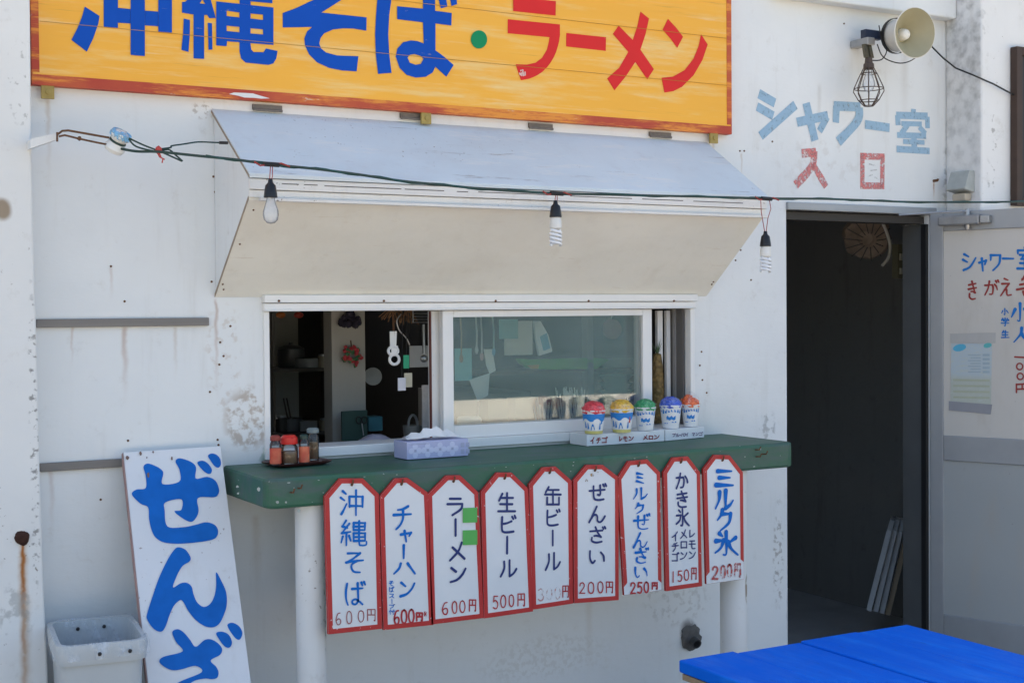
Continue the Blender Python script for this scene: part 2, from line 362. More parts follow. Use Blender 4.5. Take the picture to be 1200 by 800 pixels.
# ------------------------------------------------------------------ ground, beach, sea
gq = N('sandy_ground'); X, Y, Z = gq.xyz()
c = gq.mix(gq.rng(gq.noise(.5, 6), .35, .65), (.5, .42, .31), (.58, .49, .36)); c = gq.mix(gq.rng(gq.noise(30, 4), .4, .7), c, (.38, .32, .24)); c = gq.mix(gq.rng(gq.math('ADD', Y, gq.math('MULTIPLY', gq.noise(.6, 4), 2.)), -11.4, -11.9), c, (.86, .78, .64)); gq.bump(gq.noise(20, 6), .6, .02)  # darker near ground stands in for shade, pale far band for sunlit sand
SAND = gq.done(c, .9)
GZ = .08
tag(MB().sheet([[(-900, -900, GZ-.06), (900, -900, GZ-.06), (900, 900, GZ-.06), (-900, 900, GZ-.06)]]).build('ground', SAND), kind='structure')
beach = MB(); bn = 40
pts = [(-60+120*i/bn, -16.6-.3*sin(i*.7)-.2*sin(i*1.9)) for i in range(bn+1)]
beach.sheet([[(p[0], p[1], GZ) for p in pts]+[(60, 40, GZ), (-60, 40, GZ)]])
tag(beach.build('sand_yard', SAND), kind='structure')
tag(MB().sheet([[(-14, -3.3, GZ+.004), (14, -3.3, GZ+.004), (14, .0, GZ+.004), (-14, .0, GZ+.004)]]).build('bounce_damping_ground', simple('bounce_damping_grey', (.2, .19, .175), .85, 0, .25, 5, .4, 40)), kind='structure')  # unseen dark ground added to lessen bounce light on the lower wall
sq = N('sea_water'); sq.bump(sq.noise(1.2, 5, .6, stretch=(.4, 1, 1)), .5, .15)
tag(MB().sheet([[(-900, -900, GZ-.03), (900, -900, GZ-.03), (900, -15.6, GZ-.03), (-900, -15.6, GZ-.03)]]).build('sea', sq.done(sq.mix(sq.rng(sq.noise(.08, 4), .4, .6), (.03, .07, .066), (.05, .1, .095)), .5, 0, .1)), kind='structure')

# ------------------------------------------------------------------ the building
bld = thing('food_stall_building', 'white painted seaside stall building with a serving window and an open dark doorway', 'building', (2.2, 0, 0))
WX0, WX1, WZ0, WZ1 = 1.280, 2.756, 1.150, 1.600
DX0, DX1, DZ1 = 3.173, 3.862, 1.905
def wall_holes(mb, xs, zs, holes, y0, y1):
    inh = lambda x, z: any(a < x < b and c < z < d for a, b, c, d in holes)
    solid = {}
    for i in range(len(xs)-1):
        for j in range(len(zs)-1): solid[i, j] = not inh((xs[i]+xs[i+1])/2, (zs[j]+zs[j+1])/2)
    for (i, j), ok in solid.items():
        if not ok: continue
        a, b, c, d = xs[i], xs[i+1], zs[j], zs[j+1]
        mb.add([(a, y0, c), (b, y0, c), (b, y0, d), (a, y0, d)], [(0, 1, 2, 3)]); mb.add([(a, y1, c), (b, y1, c), (b, y1, d), (a, y1, d)], [(3, 2, 1, 0)])
        for di, dj, e in ((-1, 0, ((a, c), (a, d))), (1, 0, ((b, c), (b, d))), (0, -1, ((a, c), (b, c))), (0, 1, ((a, d), (b, d)))):
            if not solid.get((i+di, j+dj), False):
                (p, q), (r, t) = e; mb.add([(p, y0, q), (r, y0, t), (r, y1, t), (p, y1, q)], [(0, 1, 2, 3)])
fw = MB(); wall_holes(fw, [-2.5, WX0, WX1, DX0, DX1, 6.], [0, WZ0, WZ1, DZ1, 3.4], [(WX0, WX1, WZ0, WZ1), (DX0, DX1, 0, DZ1)], 0, .12)
fw.build('front_wall', WALL, bld, weld=True)
MB().box(-2.6, 6.1, -.02, 4.3, 3.4, 3.52).build('roof', GREYW, bld)
MB().box(-2.5, -2.38, .12, 4.2, 0, 3.4).build('side_wall', WALL, bld); MB().box(5.88, 6, .12, 4.2, 0, 3.4).build('side_wall', WALL, bld)
bw_ = MB(); wall_holes(bw_, [-2.379, .9, 2.2, 5.879], [0, 1.7, 2.08, 3.4], [(.9, 2.2, 1.7, 2.08)], 4.08, 4.2); bw_.build('back_wall', WALL, bld, weld=True)  # high opening added out of view to let daylight into the kitchen
kw_ = MB(); wall_holes(kw_, [.26, .9, 2.2, 3.06], [.1, 1.7, 2.08, 3.39], [(.9, 2.2, 1.7, 2.08)], 4.02, 4.075); kw_.build('kitchen_wall', DIMWALL, bld, weld=True)  # matching added opening, lets the same daylight through
MB().box(.2, .258, .125, 4.07, .1, 3.39).build('kitchen_wall', GREYROOM, bld); MB().box(3.07, 3.165, .125, 4.07, .1, 3.39).build('kitchen_wall', DIMWALL, bld)
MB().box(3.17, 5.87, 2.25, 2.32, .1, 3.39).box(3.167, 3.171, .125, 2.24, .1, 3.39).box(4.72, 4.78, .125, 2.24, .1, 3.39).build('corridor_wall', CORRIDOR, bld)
MB().box(-2.37, 5.87, .125, 4.07, .02, .1).build('interior_floor', FLOORM, bld)
MB().box(.26, 3.06, .125, 4.01, 2.15, 2.2).build('ceiling', GREYROOM, bld)
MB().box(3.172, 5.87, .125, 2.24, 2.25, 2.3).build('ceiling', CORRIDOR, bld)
# left pillar, right pillar, beam
PX0 = xw(36, 100, -.12)
lp = MB(); n = 10
ed = [(36, -60), (36, 60), (36.5, 130), (38, 230), (39.8, 300), (44, 430), (47, 556), (49, 610), (52, 700), (56, 780), (58, 860), (60, 1010)]
loop = [P(u, v, -.12) for u, v in ed]; loop = [Vector((p.x, -.12, p.z)) for p in loop]
loop[0].z = 3.38; loop[-1].z = .05
lp.prism(loop+[Vector((-.2, -.12, .05)), Vector((-.2, -.12, 3.38))], (0, .118, 0)); lp.build('left_pillar', PILL, bld, bevel=.006)
MB().box(3.948, 4.7, -.172, -.002, .05, 3.38).build('right_pillar', PILR, bld, bevel=.008)
zb = zw(1126, 23, -.06)
MB().box(3.1, 3.944, -.06, -.002, zb, 3.37).build('beam', WALL, bld, bevel=.006)
# weathered battens, nails, small holes
for (a, b) in (((43, 378), (245, 374)), ((47, 547), (240, 537))):
    p, q = P(*a, -.012), P(*b, -.012)
    MB().box(p.x, q.x, -.014, -.001, p.z-.013, p.z+.009).build('batten', GREYW, bld, bevel=.002)
for u, v in [(130, 312), (146, 353), (250, 207), (252, 225), (248, 330), (270, 382), (262, 417), (257, 427), (246, 459), (255, 515), (256, 521), (258, 401), (989, 28), (867, 177), (872, 177), (860, 231), (830, 330), (880, 328), (852, 297), (905, 166), (822, 412), (823, 445), (820, 428), (828, 460), (800, 600), (640, 640), (150, 516), (118, 585)]:
    p = P(u, v); nb = MB(); nb.lathe(p+Vector((0, .001, 0)), [(.0035, 0), (.003, .003), (0.0001, .0035)], 8, (0, -1, 0)); nb.build('nail_head', RUSTM, bld)
p = P(26, 630, -.12); MB().lathe(p+Vector((0, .002, 0)), [(.019, 0), (.018, .006), (.012, .012), (.004, .014), (.0001, .014)], 14, (0, -1, 0), .12).build('rusty_bolt', simple('black_rust', (.05, .02, .012), .9, 0, .6, 90), bld)
p = P(1094, 212); MB().tube([p+Vector((0, .01, 0)), p+Vector((0, -.02, 0))], .005).tube([p+Vector((0, -.02, 0)), p+Vector((0, -.022, .006))], .004).build('rusty_hook', RUSTM, bld)
p = P(809, 746); MB().lathe(p, [(.0001, .02), (.012, .02), (.016, .022), (.017, .045), (.013, .045), (.012, .02)], 16, (-.1, -1, -.35)).build('drain_spout', simple('dark_grey_pipe', (.05, .05, .052), .6, 0, .4, 60), bld)
MB().lathe(p, [(.044, -.002), (.04, .004), (.024, .007), (.012, .004), (.0001, .003)], 22, (0, -1, 0), .16).build('cement_collar', simple('rough_cement', (.13, .125, .12), .9, 0, .5, 70, .8, 60), bld)
# writing painted on the wall
wp = wallplane(0); C5 = crop(870, 80, 5.)
def wl(mb, s, wd, style='round'):
    wd = wd*1.22
    pts = [(x/5+870, y/5+80) for x, y in s]; a = Vector(wp.px(pts[0][0], pts[0][1]-5)); b = Vector(wp.px(pts[0][0], pts[0][1]+5))
    ribbon(mb, wp, [wp.px(*q) for q in smooth_line(pts)], wd/5*(a-b).length/10, style, .0008)
m = MB()
for s, wd in [([(95, 150), (190, 205)], 46), ([(85, 225), (180, 280)], 46), ([(105, 398), (310, 215)], 48), ([(318, 318), (500, 278)], 42), ([(372, 205), (424, 425)], 44), ([(495, 285), (450, 370)], 36),
              ([(550, 222), (546, 320)], 42), ([(535, 222), (690, 228)], 44), ([(682, 230), (672, 310), (560, 432)], 46), ([(716, 330), (860, 350)], 40),
              ([(1000, 240), (1000, 268)], 34), ([(900, 276), (1085, 282)], 36), ([(908, 275), (912, 335)], 32), ([(1082, 285), (1084, 352)], 32), ([(930, 325), (1050, 328)], 26), ([(968, 330), (930, 385)], 30), ([(905, 392), (1075, 398)], 30), ([(1035, 345), (1072, 385)], 26), ([(1002, 395), (1006, 470)], 40), ([(940, 430), (1065, 436)], 24), ([(902, 474), (1095, 486)], 34)]: wl(m, s, wd, 'square')
m.build('painted_lettering', faded('faded_blue_paint', (.3, .45, .58), .36, .12, 60), bld)
m = MB()
for s, wd in [([(345, 500), (430, 492)], 40), ([(418, 485), (405, 575), (310, 685)], 42), ([(412, 560), (440, 610), (490, 695)], 36)]: wl(m, s, wd, 'square')
FRD = faded('faded_red_paint', (.62, .2, .19), .47, .14, 60); m.build('painted_character', FRD, bld); m = MB()
for s, wd in [([(702, 497), (702, 700)], 28), ([(690, 515), (832, 520)], 34), ([(820, 510), (818, 700)], 28), ([(690, 688), (830, 690)], 32)]: wl(m, s, wd, 'square')
m.build('painted_character', FRD, bld)
m = MB()
for s in [(742, 562, 775, 570), (750, 600, 785, 596), (735, 632, 760, 625), (775, 640, 795, 652)]: wl(m, [s[:2], s[2:]], 6)
m.build('scratched_marks', faded('grey_scratches', (.58, .57, .56), .52, .1, 90), bld)

# door frame and opened door
fr = MB()
fr.box(DX0, DX1+.03, -.012, .1, DZ1-.008, DZ1+.018)
fr.build('door_head', ALUG, bld, bevel=.002)
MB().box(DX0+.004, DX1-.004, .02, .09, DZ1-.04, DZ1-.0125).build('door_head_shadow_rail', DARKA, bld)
MB().box(DX1-.01, DX1+.06, .026, .124, .1, DZ1-.042).build('door_jamb', simple('dark_grey_jamb', (.11, .115, .115), .5, 0, .2, 10), bld, bevel=.002)
MB().box(DX1-.014, DX1+.02, .002, .0255, .1, DZ1-.042).build('dark_gap_strip', BLACK, bld)  # black strip stands in for the unlit gap between jamb and door
ang = radians(21); LD = Vector((sin(ang), -cos(ang), 0)); LN = Vector((-cos(ang), -sin(ang), 0))
LO = Vector((3.864, -.004, 0)); dl = Plane(LO, LD, (0, 0, 1), LN)
def lbox(mb, a0, a1, z0, z1, t0, t1):
    vs = [dl.to3(a, z, t) for t in (t0, t1) for z in (z0, z1) for a in (a0, a1)]
    mb.add(vs, [(0, 1, 3, 2), (4, 6, 7, 5), (0, 4, 5, 1), (2, 3, 7, 6), (0, 2, 6, 4), (1, 5, 7, 3)])
door = MB(); W = .66
for a in ((0, .052, .14, 1.905), (W-.052, W, .14, 1.905), (.0521, W-.0521, 1.834, 1.905), (.0521, W-.0521, .985, 1.078), (.0521, W-.0521, .14, .41)): lbox(door, *a, -.022, .004)
dr = door.build('door', ALUG, bld, bevel=.003)
def doorpan(name, col, patches):
    q = N(name); c = q.mix(q.noise(2.5, 6, .6), tuple(x*.86 for x in col), col); c = q.mix(q.math('MULTIPLY', q.rng(q.noise(9, 5, .6, stretch=(1, 1, .4)), .5, .75), .35), c, (.42, .36, .29))
    c = q.mix(q.math('MULTIPLY', q.rng(q.noise(110, 2), .75, .78), .6), c, (.15, .12, .1)); return q.done(c, .5)
pn = MB(); lbox(pn, .05, W-.05, 1.077, 1.836, -.012, -.003); pn.build('upper_panel', doorpan('cream_door_panel', (.62, .585, .53), ()), dr)
pn = MB(); lbox(pn, .05, W-.05, .408, .987, -.012, -.003); pn.build('lower_panel', doorpan('grey_door_panel', (.4, .41, .4), ()), dr)
dp = Plane(dl.to3(0, 0, -.003), LD, (0, 0, 1), LN); D1 = crop(1110, 280, 10.); D2 = crop(1150, 350, 6.66)
m = MB()
for ch, b in [('シ', D1(175, 150, 350, 385)), ('ャ', D1(370, 215, 470, 380)), ('ワ', D1(495, 155, 640, 380)), ('ー', D1(650, 205, 785, 255)), ('室', D1(815, 95, 1010, 365))]: write(m, dp, ch, b, 2.9, 'pen')
BMK = simple('blue_marker', (.015, .17, .52), .6, spec=.2); m.build('door_lettering', BMK, dr); m = MB()
for ch, b in [('小', D2(155, 75, 215, 125)), ('学', D2(155, 150, 220, 215)), ('生', D2(155, 245, 222, 305))]: write(m, dp, ch, b, 1.5, 'pen')
m.build('small_lettering', BMK, dr); m = MB()
for ch, b in [('小', D2(225, 30, 380, 180)), ('人', D2(245, 220, 385, 345))]: write(m, dp, ch, b, 3.4, 'brush')
m.build('door_lettering', BMK, dr)
m = MB()
for ch, b in [('き', D1(240, 490, 360, 715)), ('が', D1(430, 480, 610, 670)), ('え', D1(615, 455, 765, 675))]: write(m, dp, ch, b, 2.4, 'pen')
for s in ["50,5 32,28", "35,22 110,10", "20,50 130,35", "0,75 130,58", "40,85 55,110 120,118"]:
    q = [tuple(map(float, t.split(','))) for t in s.split()]; ribbon(m, dp, [dp.px(1192+x*.18, 322+y*.23) for x, y in smooth_line(q)], .008, 'pen')
RMK = simple('dark_red_marker', (.32, .04, .035), .6); m.build('door_lettering', RMK, dr); m = MB()
for s, wd in [([(262, 453), (345, 458)], 12)]: ribbon(m, dp, [dp.px(*D2(*p)) for p in s], .006)
for cx, cy, rx, ry in ((300, 528, 24, 25), (305, 605, 24, 25)): ribbon(m, dp, [dp.px(*D2(cx+rx*cos(t*.42), cy+ry*sin(t*.42))) for t in range(16)], .0055)
for s in [[(275, 665), (275, 730)], [(275, 668), (390, 660)], [(320, 668), (320, 705)], [(280, 705), (390, 700)]]: ribbon(m, dp, [dp.px(*D2(*p)) for p in s], .006)
m.build('door_price', RMK, dr)
# notice on the door
def dquad(mb, pts, o0=.0004):
    a = [dp.to3(*dp.px(u, v), o0) for u, v in pts]; mb.sheet([a])
C6 = crop(1100, 380, 6.667)
def dq(name, mat, pts, par, off):
    m = MB(); dquad(m, [C6(*p) for p in pts], off); return m.build(name, mat, par)
nq = N('faded_blue_paper'); Xn, Yn, Zn = nq.xyz(); zt = dp.px(*C6(250, 400))[1]; ztt = dp.px(*C6(250, 150))[1]; zbb = dp.px(*C6(250, 610))[1]
c = nq.mix(nq.rng(Zn, zt-.02, zt+.01), (.47, .5, .44), (.46, .53, .56)); c = nq.mix(nq.rng(nq.noise(40, 5, stretch=(1, 1, 4)), .5, .68), c, (.5, .54, .5))
notice = dq('notice', nq.done(c, .6), [(100, 148), (418, 148), (410, 628), (92, 610)], dr, .0012)
LTAPE = simple('clear_tape', (.45, .44, .42), .35); STR = simple('grey_strip', (.3, .3, .32), .5)
dq('tape', LTAPE, [(92, 72), (448, 65), (446, 146), (94, 146)], notice, .0022); dq('strip', STR, [(82, 598), (420, 625), (408, 702), (80, 670)], notice, .0022)
BL2 = simple('pale_blue_ink', (.1, .42, .6), .6); GN2 = simple('teal_ink', (.12, .45, .45), .6); OL = simple('olive_ink', (.45, .48, .36), .6)
for cx, cy, rx, ry, mt in ((165, 182, 52, 28, BL2), (384, 164, 32, 20, GN2)):
    m = MB(); dquad(m, [C6(cx+rx*cos(t*.52), cy+ry*sin(t*.52)-.15*rx*cos(t*.52)) for t in range(12)], .0024); m.build('printed_mark', mt, notice)
m = MB()
for i in range(7): dquad(m, [C6(230+i % 2*20, 235+i*22), C6(330, 235+i*22), C6(330, 243+i*22), C6(230+i % 2*20, 243+i*22)], .002)
for i in range(5): dquad(m, [C6(345, 230+i*33), C6(400, 230+i*33), C6(400, 248+i*33), C6(345, 248+i*33)], .002)
m.build('printed_text', simple('faint_grey_ink', (.36, .45, .5), .7), notice)
m = MB()
for i in range(4): dquad(m, [C6(115, 425+i*45), C6(400, 430+i*45), C6(400, 446+i*45), C6(115, 441+i*45)], .002)
m.build('printed_text', OL, notice)
# door closer
m = MB(); lbox(m, .045, .2, 1.852, 1.888, .004, .042); cl = m.build('door_closer', simple('aged_grey_metal', (.3, .3, .3), .45, .5, .3, 30), dr, bevel=.006)
m = MB(); q0 = dl.to3(.15, 1.89, .022); m.lathe(q0, [(.0001, .02), (.008, .02), (.01, 0), (.01, -.05), (.008, -.055), (.0001, -.055)], 12); m.tube([q0+Vector((0, 0, .012)), q0+Vector((-.12, .02, .006)), q0+Vector((-.22, .12, .0))], .004); m.build('closer_arm', STEEL, cl)
m = MB(); lbox(m, .201, .235, 1.856, 1.884, .004, .036); m.build('closer_end', STEEL, cl, bevel=.003)

# ------------------------------------------------------------------ sliding window
def ub(mb, u0, u1, v0, v1, y0, y1):
    um, vm = (u0+u1)/2, (v0+v1)/2
    mb.box(P(u0, vm, y0).x, P(u1, vm, y0).x, y0, y1, P(um, v1, y0).z, P(um, v0, y0).z)
wf = MB()
wf.box(1.268, 2.768, -.028, .11, 1.580, 1.602)
wf.box(1.27, 2.766, -.018, .11, 1.556, 1.5785)
wf.box(1.27, 2.766, -.026, -.0185, 1.556, 1.561)
wf.box(1.272, 1.2885, -.008, .11, 1.168, 1.5555).box(2.749, 2.767, -.012, .02, 1.168, 1.5555)
wf.box(1.272, 2.766, -.016, .11, 1.140, 1.1675)
win = wf.build('window', ALU, bld, bevel=.002)
for u in (327, 450, 581, 690, 790):
    m = MB(); p = P(u, 352.5, -.029); m.lathe(p+Vector((0, .002, 0)), [(.004, 0), (.0035, .003), (.0001, .0035)], 8, (0, -1, 0)); m.build('screw', RUSTM, win)
def sash(x0, x1, z0, z1, y0, y1, sw, tr, br):
    m = MB(); m.box(x0, x0+sw, y0, y1, z0, z1).box(x1-sw, x1, y0, y1, z0, z1).box(x0+sw, x1-sw, y0, y1, z1-tr, z1).box(x0+sw, x1-sw, y0, y1, z0, z0+br)
    s = m.build('sash', ALU, win, bevel=.002)
    ym = (y0+y1)/2; MB().box(x0+sw-.003, x1-sw+.003, ym-.002, ym+.002, z0+br-.003, z1-tr+.003).build('pane', GLASS, s)
    return s
sash(xw(519, 440, 0), xw(764, 440, 0), 1.168, 1.5545, -.002, .022, .036, .02, .038)
xa, xb = xw(505.5, 440, .04), xw(757, 440, .04)
s2 = sash(xa, xb, 1.168, 1.5545, .038, .062, .034, .02, .038)
MB().box(xa-.0045, xa-.0005, .036, .046, 1.17, 1.553).build('red_seal', REDE, s2)
for a_, b_ in ((771, 777), (781.5, 786)):
    m = MB(); ub(m, a_, b_, 364, 520, .085, .1); m.build('inner_post', ALU, win, bevel=.001)
m = MB(); m.box(2.7435, 2.7485, .024, .118, 1.169, 1.555); m.build('inner_screen', simple('grey_screen', (.16, .15, .14), .7, 0, .25, 30, stretch=(6, 1, .2)), win)
m = MB(); m.box(2.739, 2.743, .06, .075, 1.169, 1.555); m.build('inner_post', simple('grey_rail', (.3, .29, .28), .5), win)

# ------------------------------------------------------------------ yellow signboard
sgn = thing('signboard', 'large yellow wooden signboard with a red border above the awning', 'sign', (1.8, -.02, 2.14))
SY = -.028; sp = wallplane(SY)
sx0, sx1 = xw(37.2, 60, SY), xw(857, 120, SY); sz0 = (zw(37, 98, SY)+zw(857, 157, SY))/2; szt = 2.95
q = N('worn_yellow_paint'); c = q.mix(q.noise(3, 5, stretch=(.4, 1, 3)), (.84, .38, .03), (.92, .47, .05))
c = q.mix(q.math('MULTIPLY', q.rng(q.noise(7, 6, .65, stretch=(.25, 1, 2.2)), .5, .7), .7), c, (.84, .6, .24))
c = q.mix(q.math('MULTIPLY', q.rng(q.noise(14, 6, .7, stretch=(.15, 1, 3), off=(3, 0, 1)), .56, .72), .38), c, (.86, .7, .42))
c = q.mix(q.math('MULTIPLY', q.rng(q.noise(30, 4, .7, stretch=(.08, 1, 3), off=(1, 0, 4)), .62, .75), .45), c, (.4, .2, .05))
q.bump(q.noise(40, 4, stretch=(.08, 1, 2)), .25, .002); YEL = q.done(c, .5)
seams = [(zw(37.5, 26, SY)+zw(442, 62, SY)+zw(720, 87, SY))/3, (zw(464, 1, SY)+zw(580, 12.7, SY)+zw(850, 46.5, SY))/3]
zs = [sz0]+sorted(seams)+[szt]
m = MB()
for a, b in zip(zs[:-1], zs[1:]): m.box(sx0+.002, sx1-.002, SY, -.003, a+.0001, b-.0001)
m.build('board', YEL, sgn)
q = N('worn_red_paint'); c = q.mix(q.rng(q.noise(5, 5, stretch=(1, 1, .7)), .4, .6), (.42, .05, .025), (.5, .09, .03)); c = q.mix(q.rng(q.noise(9, 6, .75, stretch=(.35, 1, 3)), .46, .62), c, (.74, .27, .035))
c = q.mix(q.rng(q.noise(12, 6, .7, stretch=(.4, 1, 2), off=(5, 1, 2)), .66, .7), c, (.6, .52, .42)); REDB = q.done(c, .6)
bw = .024
m = MB(); m.box(sx0, sx1, SY-.0015, SY-.0005, sz0-.001, sz0+.025).box(sx0, sx0+.018, SY-.0015, SY-.0005, sz0+.03, szt).box(sx1-.019, sx1, SY-.0015, SY-.0005, sz0+.03, szt)
m.box(sx0-.001, sx0+.001, SY-.001, -.003, sz0, szt).box(sx1-.0015, sx1+.001, SY-.001, -.003, sz0, szt).box(sx0, sx1, SY-.001, -.003, sz0-.002, sz0+.0005)
m.build('border', REDB, sgn)
q = N('white_scrape'); m = MB()
a = [sp.to3(*sp.px(u, v), .0022) for u, v in [(268, 110.5), (274, 108.7), (286, 109.2), (296, 109.8), (305, 112.5), (316, 115.6), (306, 116), (297, 115), (286, 114.6), (279, 112.6)]]; m.sheet([a]); m.build('paint_scrape', q.done((.72, .7, .68), .7), sgn)
def signpaint(name, col):
    q = N(name); c = q.mix(q.noise(8, 5), tuple(x*.9 for x in col), tuple(min(1, x*1.1) for x in col)); c = q.mix(q.math('MULTIPLY', q.rng(q.noise(40, 5, .7, stretch=(.4, 1, 2)), .68, .74), .5), c, (.6, .5, .3)); return q.done(c, .6, 0, .15)
BLUE = signpaint('sign_blue', (.004, .075, .43)); RED = signpaint('sign_red', (.68, .03, .03)); GREEN = signpaint('sign_green', (.01, .25, .1))
m = MB(); A = (70, 0, 8.571)
poly(m, sp, [(250,70),(398,165),(388,235),(370,290),(330,400),(270,523),(115,405),(175,290),(220,180)], *A)
poly(m, sp, [(440,-420),(440,272),(583,285),(583,-400)], *A); poly(m, sp, [(710,-720),(710,555),(853,568),(853,-710)], *A); poly(m, sp, [(988,-360),(988,322),(1125,332),(1125,-350)], *A)
poly(m, sp, [(583,82),(710,95),(710,240),(583,232)], *A); poly(m, sp, [(855,110),(988,120),(988,268),(855,258)], *A)
poly(m, sp, [(583,-400),(710,-390),(710,-255),(583,-265)], *A); poly(m, sp, [(853,-375),(988,-362),(988,-225),(853,-238)], *A); poly(m, sp, [(150,-300),(300,-210),(230,-90),(90,-190)], *A); poly(m, sp, [(250,-600),(400,-500),(330,-390),(180,-480)], *A)
A = (200, 0, 8.571)
poly(m, sp, [(112,25),(145,22),(180,-15),(185,-90),(300,-300),(420,-250),(350,-90),(385,-20),(400,0),(452,185),(385,187),(365,155),(335,155),(335,595),(228,590),(228,150),(112,132)], *A, holes=[[(318,0),(345,45),(290,38)]])
poly(m, sp, [(130,190),(192,205),(190,350),(178,525),(105,505),(122,350)], *A); poly(m, sp, [(370,232),(413,238),(418,500),(378,505)], *A)
poly(m, sp, [(455,18),(1030,80),(1030,455),(800,437),(690,428),(565,418),(560,468),(455,460)], *A, holes=[[(560,112),(688,130),(688,180),(560,165)], [(800,140),(925,152),(925,205),(800,190)], [(560,262),(688,275),(688,328),(560,315)], [(800,288),(925,300),(925,350),(800,340)]])
poly(m, sp, [(690,-500),(800,-490),(800,55),(690,42)], *A); poly(m, sp, [(800,-80),(1020,-70),(1020,38),(800,18)], *A); poly(m, sp, [(455,-110),(690,-90),(690,-30),(455,-50)], *A); poly(m, sp, [(455,-480),(560,-470),(560,-110),(455,-110)], *A); poly(m, sp, [(920,-440),(1020,-430),(1020,-80),(920,-80)], *A)
poly(m, sp, [(690,428),(800,437),(808,500),(830,525),(930,528),(955,490),(1072,515),(1060,590),(1030,640),(980,655),(750,632),(705,590),(690,520)], *A)
A = (320, 0, 8.571)
poly(m, sp, [(95,135),(230,85),(430,-10),(560,-120),(640,-230),(860,-210),(780,-70),(690,0),(485,130),(938,178),(935,312),(800,290),(700,288),(600,300),(510,340),(475,385),(462,440),(480,490),(530,530),(640,560),(855,568),(838,720),(700,712),(560,685),(440,630),(360,550),(318,460),(312,390),(340,320),(390,275),(95,280)], *A)
poly(m, sp, [(220,-380),(860,-320),(860,-210),(220,-260)], *A); poly(m, sp, [(1090,-400),(1230,-390),(1195,-60),(1165,150),(1155,350),(1165,550),(1188,735),(1052,745),(1030,550),(1022,350),(1032,150),(1050,-60)], *A)
A = (420, 0, 7.5)
poly(m, sp, [(338,58),(565,80),(565,-300),(672,-290),(672,98),(818,118),(815,228),(675,210),(675,445),(750,500),(835,575),(770,678),(675,590),(650,640),(590,678),(500,685),(420,660),(360,600),(325,500),(340,430),(390,375),(460,358),(520,365),(572,385),(565,200),(338,172)], *A, holes=[[(430,510),(450,485),(490,478),(545,495),(570,520),(545,565),(500,572),(450,555)]])
poly(m, sp, [(660,-170),(740,-190),(780,62),(722,78)], *A); poly(m, sp, [(770,-180),(840,-200),(865,40),(815,57)], *A)
m.build('lettering', BLUE, sgn)
m = MB(); poly(m, sp, [(1057+72*cos(i*.2618), 350+80*sin(i*.2618)) for i in range(24)], 420, 0, 7.5); m.build('dot', GREEN, sgn)
m = MB(); A = (580, 0, 8.)
poly(m, sp, [(168,-25),(568,15),(565,150),(168,108)], *A)
poly(m, sp, [(118,183),(608,232),(608,330),(600,390),(590,430),(572,490),(550,540),(520,590),(490,630),(445,675),(400,705),(360,725),(320,740),(242,755),(192,605),(300,608),(380,590),(440,545),(485,470),(500,410),(510,352),(118,315)], *A)
poly(m, sp, [(667,312),(1040,352),(1037,480),(665,438)], *A); A = (700, 0, 6.667)
poly(m, sp, [(165,203),(275,315),(310,210),(335,93),(402,148),(375,270),(335,390),(440,543),(388,622),(295,487),(220,600),(132,708),(75,615),(170,530),(240,408),(120,268)], *A)
poly(m, sp, [(550,150),(610,215),(668,290),(622,377),(570,305),(508,235)], *A); poly(m, sp, [(808,270),(860,350),(820,470),(750,590),(660,680),(590,715),(522,725),(500,610),(590,600),(680,550),(750,460),(790,360)], *A)
m.build('lettering', RED, sgn)
m = MB()
for z in seams: m.box(sx0+.02, sx1-.02, SY-.0032, SY-.0025, z-.0006, z+.0006)
m.build('seam_line', simple('seam_shade', (.5, .25, .03), .8, 0, .4, 12), sgn)
YBR = simple('dirty_yellow_bracket', (.38, .28, .08), .6, 0, .35, 60)
for u, v in [(56, 104), (499, 135), (836, 159)]:
    m = MB(); p = P(u, v, -.02); m.box(p.x-.017, p.x+.015, -.026, -.018, sz0-.035, sz0+.01)
    m.lathe(Vector((p.x, -.024, sz0-.018)), [(.007, 0), (.007, .006), (.0001, .007)], 8, (0, -1, 0))
    m.build('bracket', YBR, sgn)
m = MB()
for s in ["25,690 32,705", "28,700 45,690", "40,690 42,712", "55,660 57,712", "62,690 66,712 78,708 76,680", "35,668 40,662"]:
    q = [tuple(map(float, t.split(','))) for t in s.split()]; ribbon(m, sp, [sp.px(580+(x+200)/8., y/8.) for x, y in q], .0045, 'round', .0032)
m.build('scratch', simple('scratched_pink', (.75, .5, .45), .7), sgn)

# ------------------------------------------------------------------ folding awning
awn = thing('awning', 'white wooden awning boxed out over the serving window', 'awning', (1.98, 0, 1.85))
ax0, ax1 = 1.138, 2.824; LY = -.31
def yz(mb, loop, x0, x1): mb.prism([(x0, y, z) for y, z in loop], (x1-x0, 0, 0))
m = MB(); yz(m, [(-.001, 2.113), (LY-.006, 1.908), (LY-.006, 1.896), (-.001, 2.1)], ax0-.006, ax1+.004); m.build('top_panel', AWNTOP, awn, bevel=.002)
m = MB(); yz(m, [(LY+.012, 1.842), (-.001, 1.596), (-.001, 1.610), (LY+.012, 1.856)], ax0-.003, ax1+.001); m.build('underside_panel', SOFFIT, awn, bevel=.002)
for x, mt in ((ax0, WALL), (ax1-.012, WALL)):
    m = MB(); yz(m, [(-.002, 2.099), (LY+.011, 1.893), (LY+.011, 1.858), (-.002, 1.612)], x, x+.01); m.build('end_panel', mt, awn)
RAW = simple('raw_brown_edge', (.36, .29, .22), .85, 0, .4, 40)
m = MB(); yz(m, [(LY+.012, 1.8425), (-.002, 1.5965), (-.002, 1.6055), (LY+.012, 1.8515)], ax0-.0045, ax0-.0028); m.build('raw_edge', RAW, awn)
